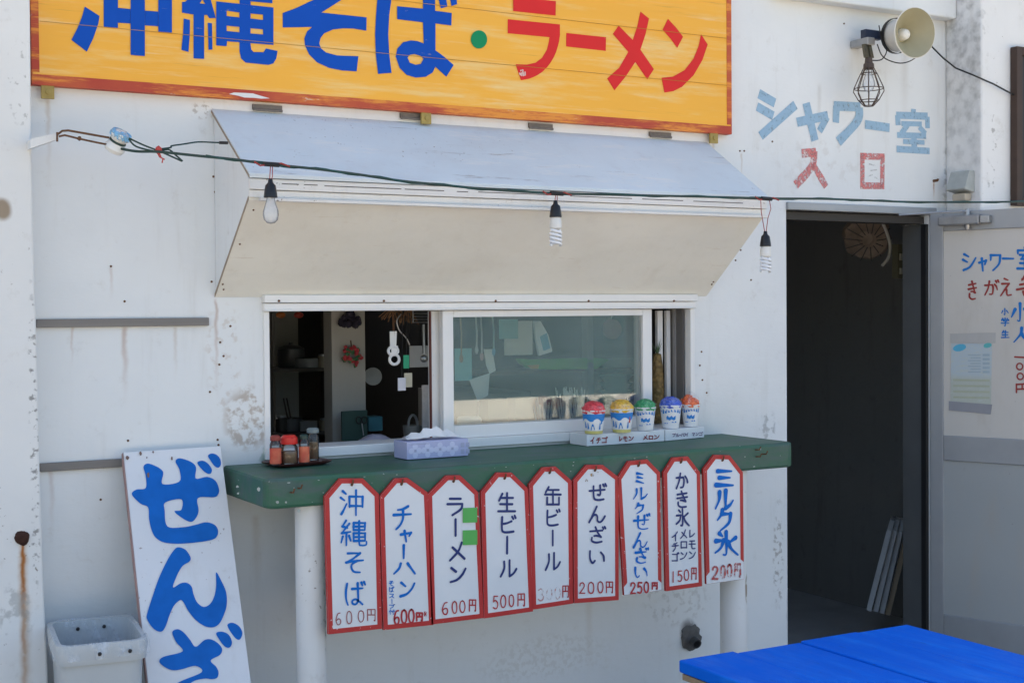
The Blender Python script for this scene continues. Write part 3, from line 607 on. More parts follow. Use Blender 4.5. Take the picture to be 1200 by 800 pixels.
m = MB(); yz(m, [(-.002, 2.1085), (LY-.005, 1.9035), (LY-.005, 1.8965), (-.002, 2.101)], ax0-.0075, ax0-.0058); m.build('raw_edge', RAW, awn)
LIP = painted('awning_front_strip', (.76, .74, .7), chip=.9, speck=.68, grime=(.5, .42, .33), grimek=.7)
m = MB(); m.box(ax0-.004, ax1+.002, LY-.002, LY+.011, 1.868, 1.8955).box(ax0-.004, ax1+.002, LY+.004, LY+.0115, 1.8475, 1.8665).box(ax0+.02, ax1-.002, LY-.014, LY+.003, 1.838, 1.8465); m.build('front_strip', LIP, awn, bevel=.0015)
CRK = simple('dark_crack', (.05, .04, .035), .9); m = MB()
for u0_, u1_ in [(330, 350), (356, 372), (380, 470), (474, 520), (535, 548), (560, 660), (668, 740), (752, 800), (812, 870)]:
    x0_, x1_ = P(u0_, 225, LY).x, P(u1_, 228, LY).x; z = 1.8835+random.uniform(-.001, .001); m.box(x0_, x1_, LY-.0026, LY-.0015, z-.001, z+.001)
m.build('crack', CRK, awn)
for u, v in [(314, 126), (485, 136), (634, 147.5), (774, 157.5)]:
    p = P(u, v, -.004); m = MB(); m.box(p.x-.045, p.x+.04, -.009, -.0005, p.z-.008, p.z+.006).tube([(p.x-.045, -.01, p.z-.009), (p.x+.04, -.01, p.z-.009)], .004)
    h = m.build('hinge', simple('rusty_grey_hinge', (.2, .18, .16), .7, .3, .4, 60), awn)
m = MB()
for u, v in [(297, 246), (281, 286), (261, 333), (262, 339), (868, 293), (862, 305), (836, 330), (834, 333)]:
    p = P(u, v, 0); t = random.uniform(.3, .9)
    d = ray(u, v); k = None
    # on the sloping underside: z = 1.842 + (y-(LY+.012))*s
    s_ = (1.596-1.842)/(-.001-(LY+.012)); q0 = CAM; tt = (1.842-s_*(LY+.012)+s_*CAM.y-CAM.z)/(d.z-s_*d.y); p = CAM+d*tt
    m = MB(); m.ball(p, (.003, .004, .003), 6, 4); m.build('nail_head', RUSTM, awn)

# ------------------------------------------------------------------ green serving counter
cx0, cx1, cy, cz0, cz1 = 1.150, 2.895, -.365, 1.052, 1.131
ctr = thing('serving_counter', 'thick dark green painted serving counter on two white posts under the window', 'counter', (2.02, -.18, GZ))
q = N('worn_green_paint'); c = q.mix(q.noise(3, 6, .6), (.025, .1, .055), (.04, .135, .078)); c = q.mix(q.math('MULTIPLY', q.rng(q.noise(9, 6, .65, stretch=(.5, 1, 1)), .52, .72), .55), c, (.1, .15, .13))
gm = q.n('ShaderNodeSeparateXYZ'); q.l(q.geo.outputs['Normal'], gm.inputs[0])
c = q.mix(q.math('MULTIPLY', q.rng(q.noise(16, 6, .7, stretch=(.3, 1, 1), off=(2, 2, 2)), .42, .66), .75), c, (.07, .105, .1)); c = q.mix(q.math('MULTIPLY', q.rng(q.noise(5, 7, .75, off=(7, 2, 2)), .58, .68), .6), c, (.02, .06, .035))
c = q.mix(q.math('MULTIPLY', q.rng(q.noise(60, 3), .72, .74), .7), c, (.5, .5, .46)); q.bump(q.noise(35, 5), .4, .002); GREENP = q.done(c, .5, 0, .4)
m = MB(); rr = .03
lo = [(cx0, -.001), (cx0, cy+rr), (cx0+rr*.3, cy+rr*.3), (cx0+rr, cy), (cx1-rr, cy), (cx1-rr*.3, cy+rr*.3), (cx1, cy+rr), (cx1, -.001)]
m.prism([(x, y, cz0) for x, y in lo], (0, 0, cz1-cz0)); m.build('slab', GREENP, ctr, bevel=.009)
POST = painted('chalky_white_post', (.74, .735, .71), grimek=1.1, chip=.8, speck=.7, patches=[(1.325, .78, .012, .2, (.15, .16, .15), .6, 40, .5), (2.72, .68, .014, .05, (.3, .22, .15), .9, 25, .4)])
for u0_, u1_, v in ((347, 380, 650), (847, 872, 690)):
    a, b = P(u0_, v, -.3).x, P(u1_, v, -.3).x
    MB().lathe(((a+b)/2, -.3, 0), [((b-a)/2, GZ-.02), ((b-a)/2, cz0-.001)], 28).build('post', POST, ctr)
for u, v in [(340, 577), (349, 572), (885, 527), (893, 532), (886, 535)]:
    m = MB(); p = P(u, v, cy); m.tube([p+Vector((0, .01, 0)), p+Vector((.002, -.018, .002)), p+Vector((.004, -.022, .012))], .0022, 6); m.build('bent_nail', RUSTM, ctr)
m = MB()
for u, v, s in [(303, 573, 1.), (278, 570, .8), (279, 578, .6), (325, 588, .9), (335, 588, .7), (350, 598, 1.), (891, 526, .8)]:
    p = P(u, v, cy); m.sheet([[p+Vector((.006*s*cos(t*.9)*random.uniform(.5, 1), -.0008, .006*s*sin(t*.9)*random.uniform(.5, 1))) for t in range(7)]])
for i in range(22):
    x = random.uniform(cx0+.05, cx1-.04); zt_ = random.choice((cz1-.012, cz1-.013, cz0+.012, random.uniform(cz0+.013, cz1-.013))); k_ = random.uniform(.15, .6)
    m.sheet([[Vector((x+.009*k_*cos(t*.9)*random.uniform(.4, 1.3), cy-.0007, zt_+.004*k_*sin(t*.9)*random.uniform(.5, 1))) for t in range(7)]])
m.build('paint_chip', simple('pale_chip', (.38, .42, .38), .8, 0, .4, 60), ctr)

# ------------------------------------------------------------------ nine price plaques
TY = -.378; tp = wallplane(TY)
GRP = 'red bordered price plaques along the counter'
TB = simple('plaque_white_paint', (.74, .75, .75), .5, 0, .07, 12, .1)
q = N('plaque_red_paint'); c = q.mix(q.noise(25, 4), (.42, .025, .022), (.55, .04, .035)); c = q.mix(q.rng(q.noise(70, 4, .6, off=(1, 4, 2)), .67, .7), c, (.7, .6, .58)); PRED = q.done(c, .5)
PEDGE = simple('plaque_wood_edge', (.33, .25, .2), .8, 0, .3, 40)
DKB = simple('dark_blue_paint', (.018, .035, .16), .55); MDB = simple('bright_blue_paint', (.008, .16, .56), .6, 0, .3, 60, spec=.15)
PRC = simple('price_red', (.45, .03, .035), .55); PRCF = faded('price_red_faded', (.5, .08, .07), .47, .1, 70); PRCG = faded('price_red_very_faded', (.55, .25, .22), .55, .1, 70)
def plaque(label, corners, bw=.014, gap=0):
    """corners in the photo: top-left, top-right, right shoulder, bottom right, bottom left, left shoulder"""
    pl = [tp.px(*c) for c in corners]
    o = thing('price_plaque', label, 'price sign', tp.to3((pl[3][0]+pl[4][0])/2, (pl[3][1]+pl[4][1])/2), GRP)
    MB().prism([tp.to3(a, b, .0) for a, b in pl], (0, .009, 0)).build('board', TB, o)
    cen = Vector((sum(p[0] for p in pl)/6, sum(p[1] for p in pl)/6))
    def inset(d):
        out = []; n = len(pl); vs = [Vector(p) for p in pl]
        area = sum(vs[i].x*vs[(i+1) % n].y-vs[(i+1) % n].x*vs[i].y for i in range(n)); sg = 1 if area > 0 else -1
        for i in range(n):
            e1 = (vs[i]-vs[i-1]).normalized(); e2 = (vs[(i+1) % n]-vs[i]).normalized()
            n1 = Vector((-e1.y, e1.x))*sg; n2 = Vector((-e2.y, e2.x))*sg; b = (n1+n2).normalized()
            out.append(vs[i]+b*(d/max(.3, b.dot(n1))))
        return out
    inn = inset(bw); m = MB(); n = len(pl)
    for i in range(n):
        if gap and i == 3: continue
        j = (i+1) % n
        a, b, c_, d = Vector(pl[i]), Vector(pl[j]), inn[j], inn[i]
        if gap and i == 2: b = a.lerp(b, gap); c_ = d.lerp(c_, gap)
        if gap and i == 4: a = b.lerp(a, .93); d = c_.lerp(d, .93)
        m.add([tp.to3(p[0], p[1], .0006) for p in (a, b, c_, d)], [(0, 1, 2, 3)])
    m.build('border', PRED, o)
    m = MB()
    for i in range(n):
        j = (i+1) % n; m.add([tp.to3(*pl[i], -.0002+.0004), tp.to3(*pl[j], .0002), tp.to3(*[x for x in pl[j]], -.0094), tp.to3(*pl[i], -.0094)], [(0, 1, 2, 3)])
    for v_ in m.v: 
        pass
    sc_ = MB()
    for f in m.f:
        vs = [m.v[i] for i in f]; c3 = Vector((cen[0], 0, cen[1]))
        sc_.add([Vector((v.x+(v.x-c3.x)*.004, v.y, v.z+(v.z-c3.z)*.002)) for v in vs], [(0, 1, 2, 3)])
    sc_.build('edge', PRED, o)
    t = tp.to3((pl[0][0]+pl[1][0])/2, (pl[0][1]+pl[1][1])/2-.016, 0)
    MB().tube([t+Vector((0, .008, 0)), t+Vector((0, -.006, .001)), t+Vector((.001, -.008, .014))], .0022, 6).lathe(t+Vector((0, -.0008, 0)), [(.004, 0), (.004, .0006), (.0001, .0007)], 8, (0, -1, 0)).build('nail', RUSTM, o)
    return o
def text(o, name, mat, items, wpx, style='round'):
    m = MB()
    for ch, b in items: write(m, tp, ch, b, wpx, style)
    return m.build(name, mat, o)
K = crop(370, 520, 3.333)
o = plaque('leftmost price plaque with four light blue brush characters and a thin 600 yen price', [K(95,135), K(185,135), K(246,195), K(258,720), K(50,742), K(35,205)], .0125)
text(o, 'lettering', MDB, [('沖', K(92,175,190,282)), ('縄', K(90,295,200,400)), ('そ', K(105,415,195,505)), ('ば', K(105,535,195,635))], 3.0, 'pen')
text(o, 'price', simple('brownish_red', (.35, .1, .1), .6), [('6', K(75,655,100,705)), ('0', K(117,650,142,702)), ('0', K(162,648,190,695)), ('円', K(197,640,235,690))], 1.2)
o = plaque('price plaque with slanted light blue katakana and a bold 600 price, second from the left', [K(310,135), K(358,132), K(438,190), K(459,705), K(265,725), K(250,205)], .0125)
text(o, 'lettering', MDB, [('チ', K(297,235,375,335)), ('ャ', K(328,335,378,382)), ('｜', K(338,395,348,445)), ('ハ', K(300,460,390,510)), ('ン', K(325,530,390,600))], 3.3, 'pen')
text(o, 'small_lettering', MDB, [('そ', K(283,532,306,552)), ('ば', K(283,556,306,578)), ('ス', K(284,582,308,602)), ('｜', K(293,606,300,622)), ('プ', K(284,624,308,642)), ('付', K(284,645,310,664))], 1.0, 'pen')
text(o, 'price', PRC, [('6', K(303,645,328,703)), ('0', K(331,645,357,700)), ('0', K(360,643,385,698)), ('円', K(390,655,418,690))], 2.2)
text(o, 'small_lettering', PRC, [('※', K(419,652,433,672))], .8)
K = crop(500, 520, 3.638)
o = plaque('price plaque with dark katakana and two green tape squares on its right side', [K(85,135), K(142,133), K(219,205), K(243,740), K(20,768), K(5,215)], .0125)
text(o, 'lettering', DKB, [('ラ', K(82,225,160,305)), ('｜', K(118,320,126,390)), ('メ', K(90,415,168,500)), ('ン', K(95,515,170,595))], 2.9)
text(o, 'price', PRC, [('6', K(62,670,93,725)), ('0', K(105,668,130,722)), ('0', K(138,665,165,718)), ('円', K(177,658,212,712))], 1.5)
GT = simple('green_tape', (.1, .42, .09), .5, 0, .06)
for b in (K(152,272,213,335), K(152,367,214,430)):
    m = MB(); m.sheet([[tp.to3(*tp.px(*p), .003) for p in ((b[0], b[1]), (b[2], b[1]-.5), (b[2], b[3]-.5), (b[0], b[3]))]]); m.build('tape_square', GT, o)
o = plaque('price plaque with neat dark blue characters and a red 500 yen price', [K(300,122), K(362,122), K(432,190), K(453,712), K(245,742), K(232,205)], .0125)
text(o, 'lettering', DKB, [('生', K(300,205,378,290)), ('ビ', K(305,305,380,380)), ('｜', K(338,395,346,465)), ('ル', K(308,490,385,570))], 2.7)
text(o, 'price', PRC, [('5', K(278,645,305,702)), ('0', K(312,642,338,697)), ('0', K(347,640,372,692)), ('円', K(384,632,420,690))], 1.5)
K = crop(610, 520, 4.)
o = plaque('narrow price plaque whose pinkish 300 price has almost faded away', [K(105,110), K(165,106), K(239,172), K(245,746), K(56,775), K(40,190)], .0125)
text(o, 'lettering', DKB, [('缶', K(108,198,190,288)), ('ビ', K(110,305,185,385)), ('｜', K(146,405,153,475)), ('ル', K(110,505,188,595))], 2.5)
text(o, 'price', PRCG, [('3', K(78,675,108,735)), ('0', K(118,672,148,730)), ('0', K(156,668,186,725))], 1.6); text(o, 'price', PRC, [('円', K(193,658,227,718))], 1.4)
o = plaque('price plaque with four dark hiragana characters, brown stains near its top and a 200 price', [K(310,98), K(385,98), K(459,155), K(460,730), K(251,745), K(249,170)], .0125)
text(o, 'lettering', DKB, [('ぜ', K(315,185,402,268)), ('ん', K(315,288,398,370)), ('ざ', K(315,385,398,465)), ('い', K(315,490,395,565))], 2.5)
text(o, 'price', PRC, [('2', K(272,648,302,700)), ('0', K(312,645,345,700)), ('0', K(357,642,388,697)), ('円', K(397,640,435,697))], 1.5)
m = MB()
for a, b, s in ((308, 170, 8), (335, 145, 9), (360, 135, 6)): m.sheet([[tp.to3(*tp.px(*K(a+s*cos(t*.8)*random.uniform(.6, 1.2), b+s*sin(t*.8))), .0012) for t in range(8)]])
m.build('stain', faded('brown_stain', (.42, .27, .12), .5, .1, 90), o)
K = crop(715, 520, 4.212)
o = plaque('price plaque with seven loose light blue brush characters, no red along its bottom', [K(92,85), K(183,76), K(246,140), K(254,720), K(70,745), K(37,170)], .0125, .94)
text(o, 'lettering', MDB, [('ミ', K(122,138,170,197)), ('ル', K(108,215,185,275)), ('ク', K(118,290,170,345)), ('ぜ', K(110,345,198,425)), ('ん', K(110,435,185,512)), ('ざ', K(115,512,190,590)), ('い', K(115,600,185,665))], 2.8, 'brush')
text(o, 'price', PRC, [('2', K(97,682,125,738)), ('5', K(130,680,158,735)), ('0', K(163,678,190,732)), ('円', K(203,680,235,715))], 2.1)
o = plaque('price plaque with three small columns of dark katakana and a 150 price', [K(310,67), K(384,62), K(443,140), K(453,700), K(276,725), K(264,140)], .0125)
text(o, 'lettering', DKB, [('か', K(320,140,385,225)), ('き', K(322,230,388,315)), ('氷', K(322,318,390,408))], 2.4)
text(o, 'small_lettering', DKB, [('イ', K(302,430,335,478)), ('チ', K(302,482,335,530)), ('ゴ', K(302,535,338,580)), ('メ', K(343,420,380,468)), ('ロ', K(345,475,380,515)), ('ン', K(343,528,380,572)), ('レ', K(386,422,418,462)), ('モ', K(385,472,422,518)), ('ン', K(386,525,422,568))], 1.5)
text(o, 'price', PRC, [('1', K(300,628,318,682)), ('5', K(328,622,355,678)), ('0', K(362,618,390,672)), ('円', K(398,605,427,668))], 1.5)
o = plaque('rightmost price plaque with thick bright blue brush characters and a worn 200 price', [K(515,54), K(590,56), K(655,140), K(660,665), K(476,690), K(461,125)], .0125, .84)
text(o, 'lettering', MDB, [('三', K(518,120,608,215)), ('ル', K(510,225,610,325)), ('ク', K(522,320,605,430)), ('氷', K(512,430,632,555))], 5., 'brush')
text(o, 'price', PRCF, [('2', K(500,602,533,668)), ('0', K(542,597,568,662)), ('0', K(575,592,602,655)), ('円', K(610,585,645,655))], 2.6)

# ------------------------------------------------------------------ white board leaning on the counter end
bx0, bx1 = .868, 1.130
t0 = Vector((bx0, -.05, 1.1885)); dwn = Vector((0, -.225, -.57)).normalized(); nb_ = Vector((0, -.57, .225)).normalized()
bl = Plane(t0, (1, 0, 0), dwn, nb_); Lb = (1.1885-GZ-.004)/.57*Vector((.225, .57)).length
o = thing('leaning_board', 'tall white wooden board with big blue brush lettering leaning beside the bin', 'sign', bl.to3(.13, Lb))
lbq = painted('scuffed_white_board', (.74, .75, .77), chip=.8, chipcol=(.2, .12, .1), speck=.72)
MB().prism([bl.to3(a, b, 0) for a, b in ((0, 0), (bx1-bx0, -.002), (bx1-bx0, Lb), (0, Lb))], -nb_*.022).build('board', lbq, o, bevel=.002)
MB().prism([bl.to3(a, b, -.001) for a, b in ((-.0025, .03), (-.0008, .0), (-.0008, Lb), (-.0025, Lb))], -nb_*.018).build('worn_edge', simple('worn_pinkish_edge', (.42, .27, .25), .8, 0, .4, 40), o)
m = MB(); A = (140, 520, 6.157)
poly(m, bl, [(172,165),(205,142),(270,165),(305,190),(315,215),(310,290),(430,272),(432,190),(403,130),(425,105),(480,115),(530,140),(552,175),(550,250),(630,238),(690,265),(717,325),(710,365),(680,385),(565,390),(570,480),(550,535),(515,562),(460,540),(395,487),(445,475),(445,400),(330,422),(325,480),(345,595),(460,600),(540,585),(620,565),(680,580),(708,615),(705,660),(670,690),(560,710),(420,720),(320,710),(260,675),(230,620),(212,540),(205,458),(150,430),(88,365),(120,330),(188,318),(188,230)], *A, smooth=True)
poly(m, bl, [(560,135),(600,122),(640,145),(665,185),(655,215),(625,210),(590,180)], *A, smooth=True); poly(m, bl, [(637,85),(665,70),(700,80),(725,110),(730,150),(712,172),(685,160),(655,120)], *A, smooth=True)
A = (150, 630, 4.706)
poly(m, bl, [(250,70),(275,52),(315,65),(343,105),(338,130),(300,155),(270,205),(247,272),(290,250),(325,248),(350,270),(360,310),(380,355),(415,380),(450,365),(475,320),(485,260),(485,190),(515,240),(540,300),(543,370),(525,430),(500,475),(465,493),(420,485),(370,450),(330,400),(305,355),(287,343),(255,370),(230,420),(205,490),(180,517),(140,500),(105,450),(105,415),(135,320),(170,220),(215,125)], *A, smooth=True)
poly(m, bl, [(243,520),(272,503),(305,520),(340,560),(372,600),(420,563),(460,560),(500,585),(518,615),(505,645),(455,675),(485,710),(498,740),(490,770),(460,778),(420,775),(350,795),(300,860),(320,930),(420,945),(530,920),(540,980),(430,1010),(300,1000),(230,930),(230,850),(275,797),(405,740),(370,705),(290,725),(240,728),(200,710),(172,682),(195,655),(300,625),(265,575)], *A, smooth=True)
poly(m, bl, [(485,525),(520,517),(555,535),(572,575),(560,603),(535,600),(505,565)], *A, smooth=True); poly(m, bl, [(547,480),(575,467),(610,485),(630,520),(620,555),(600,558),(570,525)], *A, smooth=True)
for s in ([(300, 1080), (290, 1180), (330, 1270), (380, 1230)], [(480, 1090), (540, 1150), (560, 1230)]): ribbon(m, bl, [bl.px(150+x/4.706, 630+y/4.706) for x, y in smooth_line(s)], .03)
m.build('lettering', simple('board_blue_paint', (.008, .14, .53), .6, 0, .25, 25, spec=.15), o)
m = MB()
for x, y, s in [(150, 70, 1.2), (240, 60, .8), (375, 105, 1.2), (205, 225, 1.5), (195, 100, .7), (55, 100, 1.5)]:
    m.sheet([[bl.to3(*bl.px(140+(x+s*10*cos(t*.9)*random.uniform(.4, 1))/6.157, 520+(y+s*16*sin(t*.9)*random.uniform(.5, 1))/6.157), .0035) for t in range(7)]])
m.build('chipped_paint', simple('bare_wood_chip', (.2, .13, .11), .9), o)

# ------------------------------------------------------------------ bin with liner
bz = .77; ctrs = [PZ(66, 727, bz), PZ(150, 719, bz), PZ(170, 746, bz), PZ(62, 763, bz)]
cc = sum(ctrs, Vector())/4; ex = (ctrs[1]-ctrs[0]).normalized(); bwid = .2
o = thing('rubbish_bin', 'pale grey plastic rubbish bin with a clear liner folded over its rim', 'bin', (cc.x, cc.y, GZ))
def rrect(c, sx, sy, r, z, k=5):
    out = []
    for qx, qy, a0 in ((1, 1, 0), (-1, 1, 90), (-1, -1, 180), (1, -1, 270)):
        for i in range(k+1):
            a = radians(a0+90*i/k); out.append(Vector((c.x+qx*(sx-r)+r*cos(a), c.y+qy*(sy-r)+r*sin(a), z)))
    return out
rot = radians(-6)
def loops(mb, rings, close_bottom=False, jit=0):
    n = len(rings[0]); vs = []
    for rg in rings:
        for p in rg:
            d = p-cc; vs.append(Vector((cc.x+d.x*cos(rot)-d.y*sin(rot)+random.uniform(-jit, jit), cc.y+d.x*sin(rot)+d.y*cos(rot)+random.uniform(-jit, jit), p.z+random.uniform(-jit, jit))))
    fs = [(i*n+k, i*n+(k+1) % n, (i+1)*n+(k+1) % n, (i+1)*n+k) for i in range(len(rings)-1) for k in range(n)]
    mb.add(vs, fs, True)
    if close_bottom: mb.add(vs[-n:], [tuple(range(n))])
hx, hy = .108, .152
m = MB(); loops(m, [rrect(cc, hx-.035, hy-.035, .03, GZ+.005), rrect(cc, hx-.012, hy-.012, .035, bz-.05), rrect(cc, hx-.004, hy-.004, .035, bz-.048), rrect(cc, hx, hy, .035, bz-.012), rrect(cc, hx-.002, hy-.002, .035, bz), rrect(cc, hx-.014, hy-.014, .03, bz), rrect(cc, hx-.016, hy-.016, .03, bz-.05), rrect(cc, hx-.04, hy-.04, .03, GZ+.02)], True)
m.build('shell', simple('pale_grey_plastic', (.5, .52, .52), .4, 0, .1, 6), o)
lq = N('clear_liner'); tr = lq.n('ShaderNodeBsdfTransparent'); mx = lq.n('ShaderNodeMixShader'); lq.done((.75, .8, .86), .2)
lq.put(mx.inputs[0], lq.rng(lq.noise(25, 5, .6, stretch=(1, 1, .5)), .42, .75, .06, .55)); lq.l(tr.outputs[0], mx.inputs[1]); lq.l(lq.b.outputs[0], mx.inputs[2]); lq.l(mx.outputs[0], lq.out.inputs[0]); lq.bump(lq.noise(40, 4), .8, .01)
m = MB(); loops(m, [rrect(cc, hx+.006, hy+.006, .038, bz-.034), rrect(cc, hx+.005, hy+.005, .037, bz-.01), rrect(cc, hx-.002, hy-.002, .036, bz+.004), rrect(cc, hx-.019, hy-.019, .03, bz-.004), rrect(cc, hx-.024, hy-.024, .03, bz-.12), rrect(cc, hx-.034, hy-.034, .03, bz-.3), rrect(cc, hx-.06, hy-.06, .03, bz-.38)], True, .0018)
m.build('liner', lq.m, o)
m = MB()
for dx, dy in ((-.03, hy-.018), (.035, hy-.018), (-.01, -hy-.007), (.06, -hy-.007)):
    p = Vector((cc.x+dx*cos(rot)-dy*sin(rot), cc.y+dx*sin(rot)+dy*cos(rot), bz-.022)); m.ball(p, .005, 8, 5)
m.build('rim_hole', BLACK, o)

# ------------------------------------------------------------------ condiments on a tray
ty = lambda u, v, z=1.1325: PZ(u, v, z)
c = (ty(303, 547)+ty(383, 541)+ty(330, 551)+ty(372, 537))/4
tray = MB(); rot0 = rot; rot = radians(8); cc0 = cc; cc = Vector((c.x, c.y, 0))
loops(tray, [rrect(cc, .073, .05, .02, 1.139), rrect(cc, .085, .06, .026, 1.142), rrect(cc, .088, .063, .028, 1.143), rrect(cc, .086, .061, .026, 1.139), rrect(cc, .073, .05, .02, 1.1335)], True)
tray.sheet([[Vector((cc.x+.075*cos(a*.5236), cc.y+.05*sin(a*.5236), 1.1385)) for a in range(12)]])
rot = rot0; cc = cc0
tag(tray.build('tray', simple('dark_red_lacquer', (.07, .02, .018), .3), loc=(c.x, c.y, 1.133)), 'small dark lacquer tray holding the condiment bottles on the counter', 'tray')
SPICE = simple('ground_spice', (.36, .06, .02), .7, 0, .4, 80); HERB = simple('brown_pepper', (.24, .12, .04), .8, 0, .4, 90); JARG = glassy('jar_glass', (.93, .95, .94), 1.45, .04, (.7, .7, .7))
LBL = N('orange_red_label'); cq = LBL.mix(LBL.rng(LBL.noise(25, 2), .3, .7), (.55, .06, .035), (.7, .18, .09)); LBL = LBL.done(cq, .5)
def bottle(label, u, v, r, h, capm, fill, labelled, caph, capr):
    p = ty(u, v, 1.139); p.z = 1.1395
    o = thing('condiment_bottle', label, 'bottle', p)
    MB().lathe(p, [(.0001, 0), (r*.92, 0), (r, .004), (r, h*.72), (r*.8, h*.82), (r*.72, h*.86), (r*.72, h*.9)], 20).build('glass_body', JARG, o)
    MB().lathe(p, [(.0001, .003), (r*.88, .003), (r*.9, h*.55), (.0001, h*.58)], 18).build('contents', fill, o)
    MB().lathe(p, [(capr, h*.86), (capr*1.02, h*.88), (capr, h*.86+caph*.7), (capr*.7, h*.86+caph), (.0001, h*.86+caph*1.02)], 20).build('cap', capm, o)
    if labelled: MB().lathe(p, [(r*1.015, h*.06), (r*1.02, h*.6)], 20).build('label_band', LBL, o)
REDC = simple('red_cap', (.62, .025, .02), .35); DGC = simple('dark_green_cap', (.02, .05, .04), .4); GRC = simple('grey_cap', (.2, .24, .24), .4)
bottle('slim spice bottle with orange label and red-brown cap, leftmost on the tray', 323, 545, .0155, .078, simple('brown_red_cap', (.25, .04, .03), .5), SPICE, True, .014, .014)
bottle('squat glass jar with a big round red cap on the tray', 339, 543.5, .024, .064, REDC, HERB, False, .024, .0235)
bottle('slim spice bottle with a red label and dark green cap on the tray', 356.5, 543, .0145, .078, DGC, SPICE, True, .013, .011)
bottle('tall clear shaker with a rounded grey cap at the tray\'s right end', 367, 538.5, .0165, .088, GRC, HERB, False, .014, .017)

# ------------------------------------------------------------------ tissue box
a = PZ(477, 539, 1.132); b = PZ(549, 534, 1.132); ex = (b-a); ln = ex.length; ex.normalize(); ey = Vector((-ex.y, ex.x, 0)); bd, bh = .085, .05
o = thing('tissue_box', 'lilac patterned tissue box with a tissue sticking out', 'tissue box', (a+b)/2+ey*bd/2)
tpn = Plane(a, ex, (0, 0, 1), Vector((ex.y, -ex.x, 0)))
vs = [a+ex*i*ln+ey*j*bd+Vector((0, 0, k*bh+.0008)) for k in (0, 1) for j in (0, 1) for i in (0, 1)]
MB().add(vs, [(0, 2, 3, 1), (4, 5, 7, 6), (0, 1, 5, 4), (2, 6, 7, 3), (0, 4, 6, 2), (1, 3, 7, 5)]).build('carton', simple('lilac_card', (.47, .49, .7), .6, 0, .08), o, bevel=.002)
m = MB()
for i in range(4):
    cx = ln*(.13+.2*i)
    for dx, dz in ((.012, 0), (-.012, 0), (0, .012), (0, -.012)): m.sheet([[tpn.to3(cx+dx+.0088*cos(t*.63), bh/2+dz+.0088*sin(t*.63), .0009+i*.0001+(dx != 0)*.0002) for t in range(10)]])
m.build('flower_print', simple('pale_print', (.62, .64, .82), .6), o)
m = MB()
GVP = simple('grey_violet_print', (.4, .42, .58), .6)
for i in range(4): MB().sheet([[tpn.to3(ln*(.13+.2*i)+.004*cos(t*.8), bh/2+.004*sin(t*.8), .0022) for t in range(8)]]).build('flower_centre', GVP, o)
for i in range(2):
    for j in range(2): m.sheet([[tpn.to3(ln*.87+i*.017+x, .008+j*.019+y, .001) for x, y in ((0, 0), (.012, 0), (.012, .013), (0, .013))]])
m.sheet([[tpn.to3(x, y, .001) for x, y in ((.012, .042), (.07, .042), (.07, .0445), (.012, .0445))]])
m.build('small_print', GVP, o)
TIS = simple('soft_tissue', (.8, .8, .8), .8, 0, .05, 30, .5, 60); m = MB(); rows = []
nx, ny = 14, 7
for j in range(ny):
    for i in range(nx):
        t = i/(nx-1); s = j/(ny-1)-.5
        hgt = .034*max(0, 1-abs(t-.55)*1.35)*(1-abs(s)*1.5)+.006*sin(i*2.1+j)*(1-abs(s)*1.6)+.003
        rows.append(a+ex*(ln*.05+t*ln*.85)+ey*(bd*.5+s*.05+.006*sin(i*1.3))+Vector((0, 0, bh+max(.0015, hgt))))
m.add(rows, [(j*nx+i, j*nx+i+1, (j+1)*nx+i+1, (j+1)*nx+i) for j in range(ny-1) for i in range(nx-1)], True); m.build('tissue', TIS, o)

# ------------------------------------------------------------------ shaved ice samples on their stands
S1 = crop(660, 440, 6.667)
def stand(label, ua, ub_, vtop, vbot, depth, words, wpx, nm):
    a = PZ(*ua, 1.1315); b = PZ(*ub_, 1.1315); ex = b-a; ln = ex.length; ex.normalize(); ey = Vector((-ex.y, ex.x, 0)); h = .036
    o = thing('display_stand', label, 'display stand', (a+b)/2+ey*depth/2)
    vs = [a+ex*i*ln+ey*j*depth+Vector((0, 0, k*h+.0006)) for k in (0, 1) for j in (0, 1) for i in (0, 1)]
    MB().add(vs, [(0, 2, 3, 1), (4, 5, 7, 6), (0, 1, 5, 4), (2, 6, 7, 3), (0, 4, 6, 2), (1, 3, 7, 5)]).build('block', simple('white_stand_card', (.76, .77, .78), .5, 0, .05), o, bevel=.0015)
    pl = Plane(a, ex, (0, 0, 1), Vector((ex.y, -ex.x, 0))); m = MB()
    for ch, bx in words: write(m, pl, ch, bx, wpx, 'round', .0008)
    m.build('lettering', nm, o); return a, ex, ey
DR = simple('dark_red_pen', (.3, .03, .03), .6); VP = simple('violet_pen', (.14, .06, .16), .6)
stand('long white stand with dark red katakana under the red, yellow and green ices', S1(185, 553), S1(790, 513), 0, 0, .1,
      [('イ', S1(212,480,243,530)), ('チ', S1(255,480,292,528)), ('ゴ', S1(298,478,345,526)), ('レ', S1(435,472,460,512)), ('モ', S1(465,472,502,512)), ('ン', S1(508,470,550,510)), ('メ', S1(622,462,660,500)), ('ロ', S1(665,465,702,498)), ('ン', S1(708,460,752,496))], 1.2, DR)
stand('short white stand with faint violet katakana under the blue and orange ices', S1(800, 512), S1(1102, 483), 0, 0, .1,
      [('ブ', S1(850,450,876,478)), ('ル', S1(878,450,902,478)), ('ー', S1(904,455,918,472)), ('ハ', S1(920,448,940,474)), ('ワ', S1(938,448,956,474)), ('イ', S1(956,446,975,472)), ('マ', S1(1003,444,1028,472)), ('ン', S1(1032,442,1055,470)), ('ゴ', S1(1058,440,1090,468))], .75, VP)
CUPW = simple('paper_cup_white', (.78, .79, .8), .45, 0, .04); CBLU = simple('cup_blue_print', (.02, .22, .62), .45); CYEL = simple('cup_yellow_print', (.65, .58, .2), .5); CRED = simple('cup_red_print', (.6, .06, .05), .5)
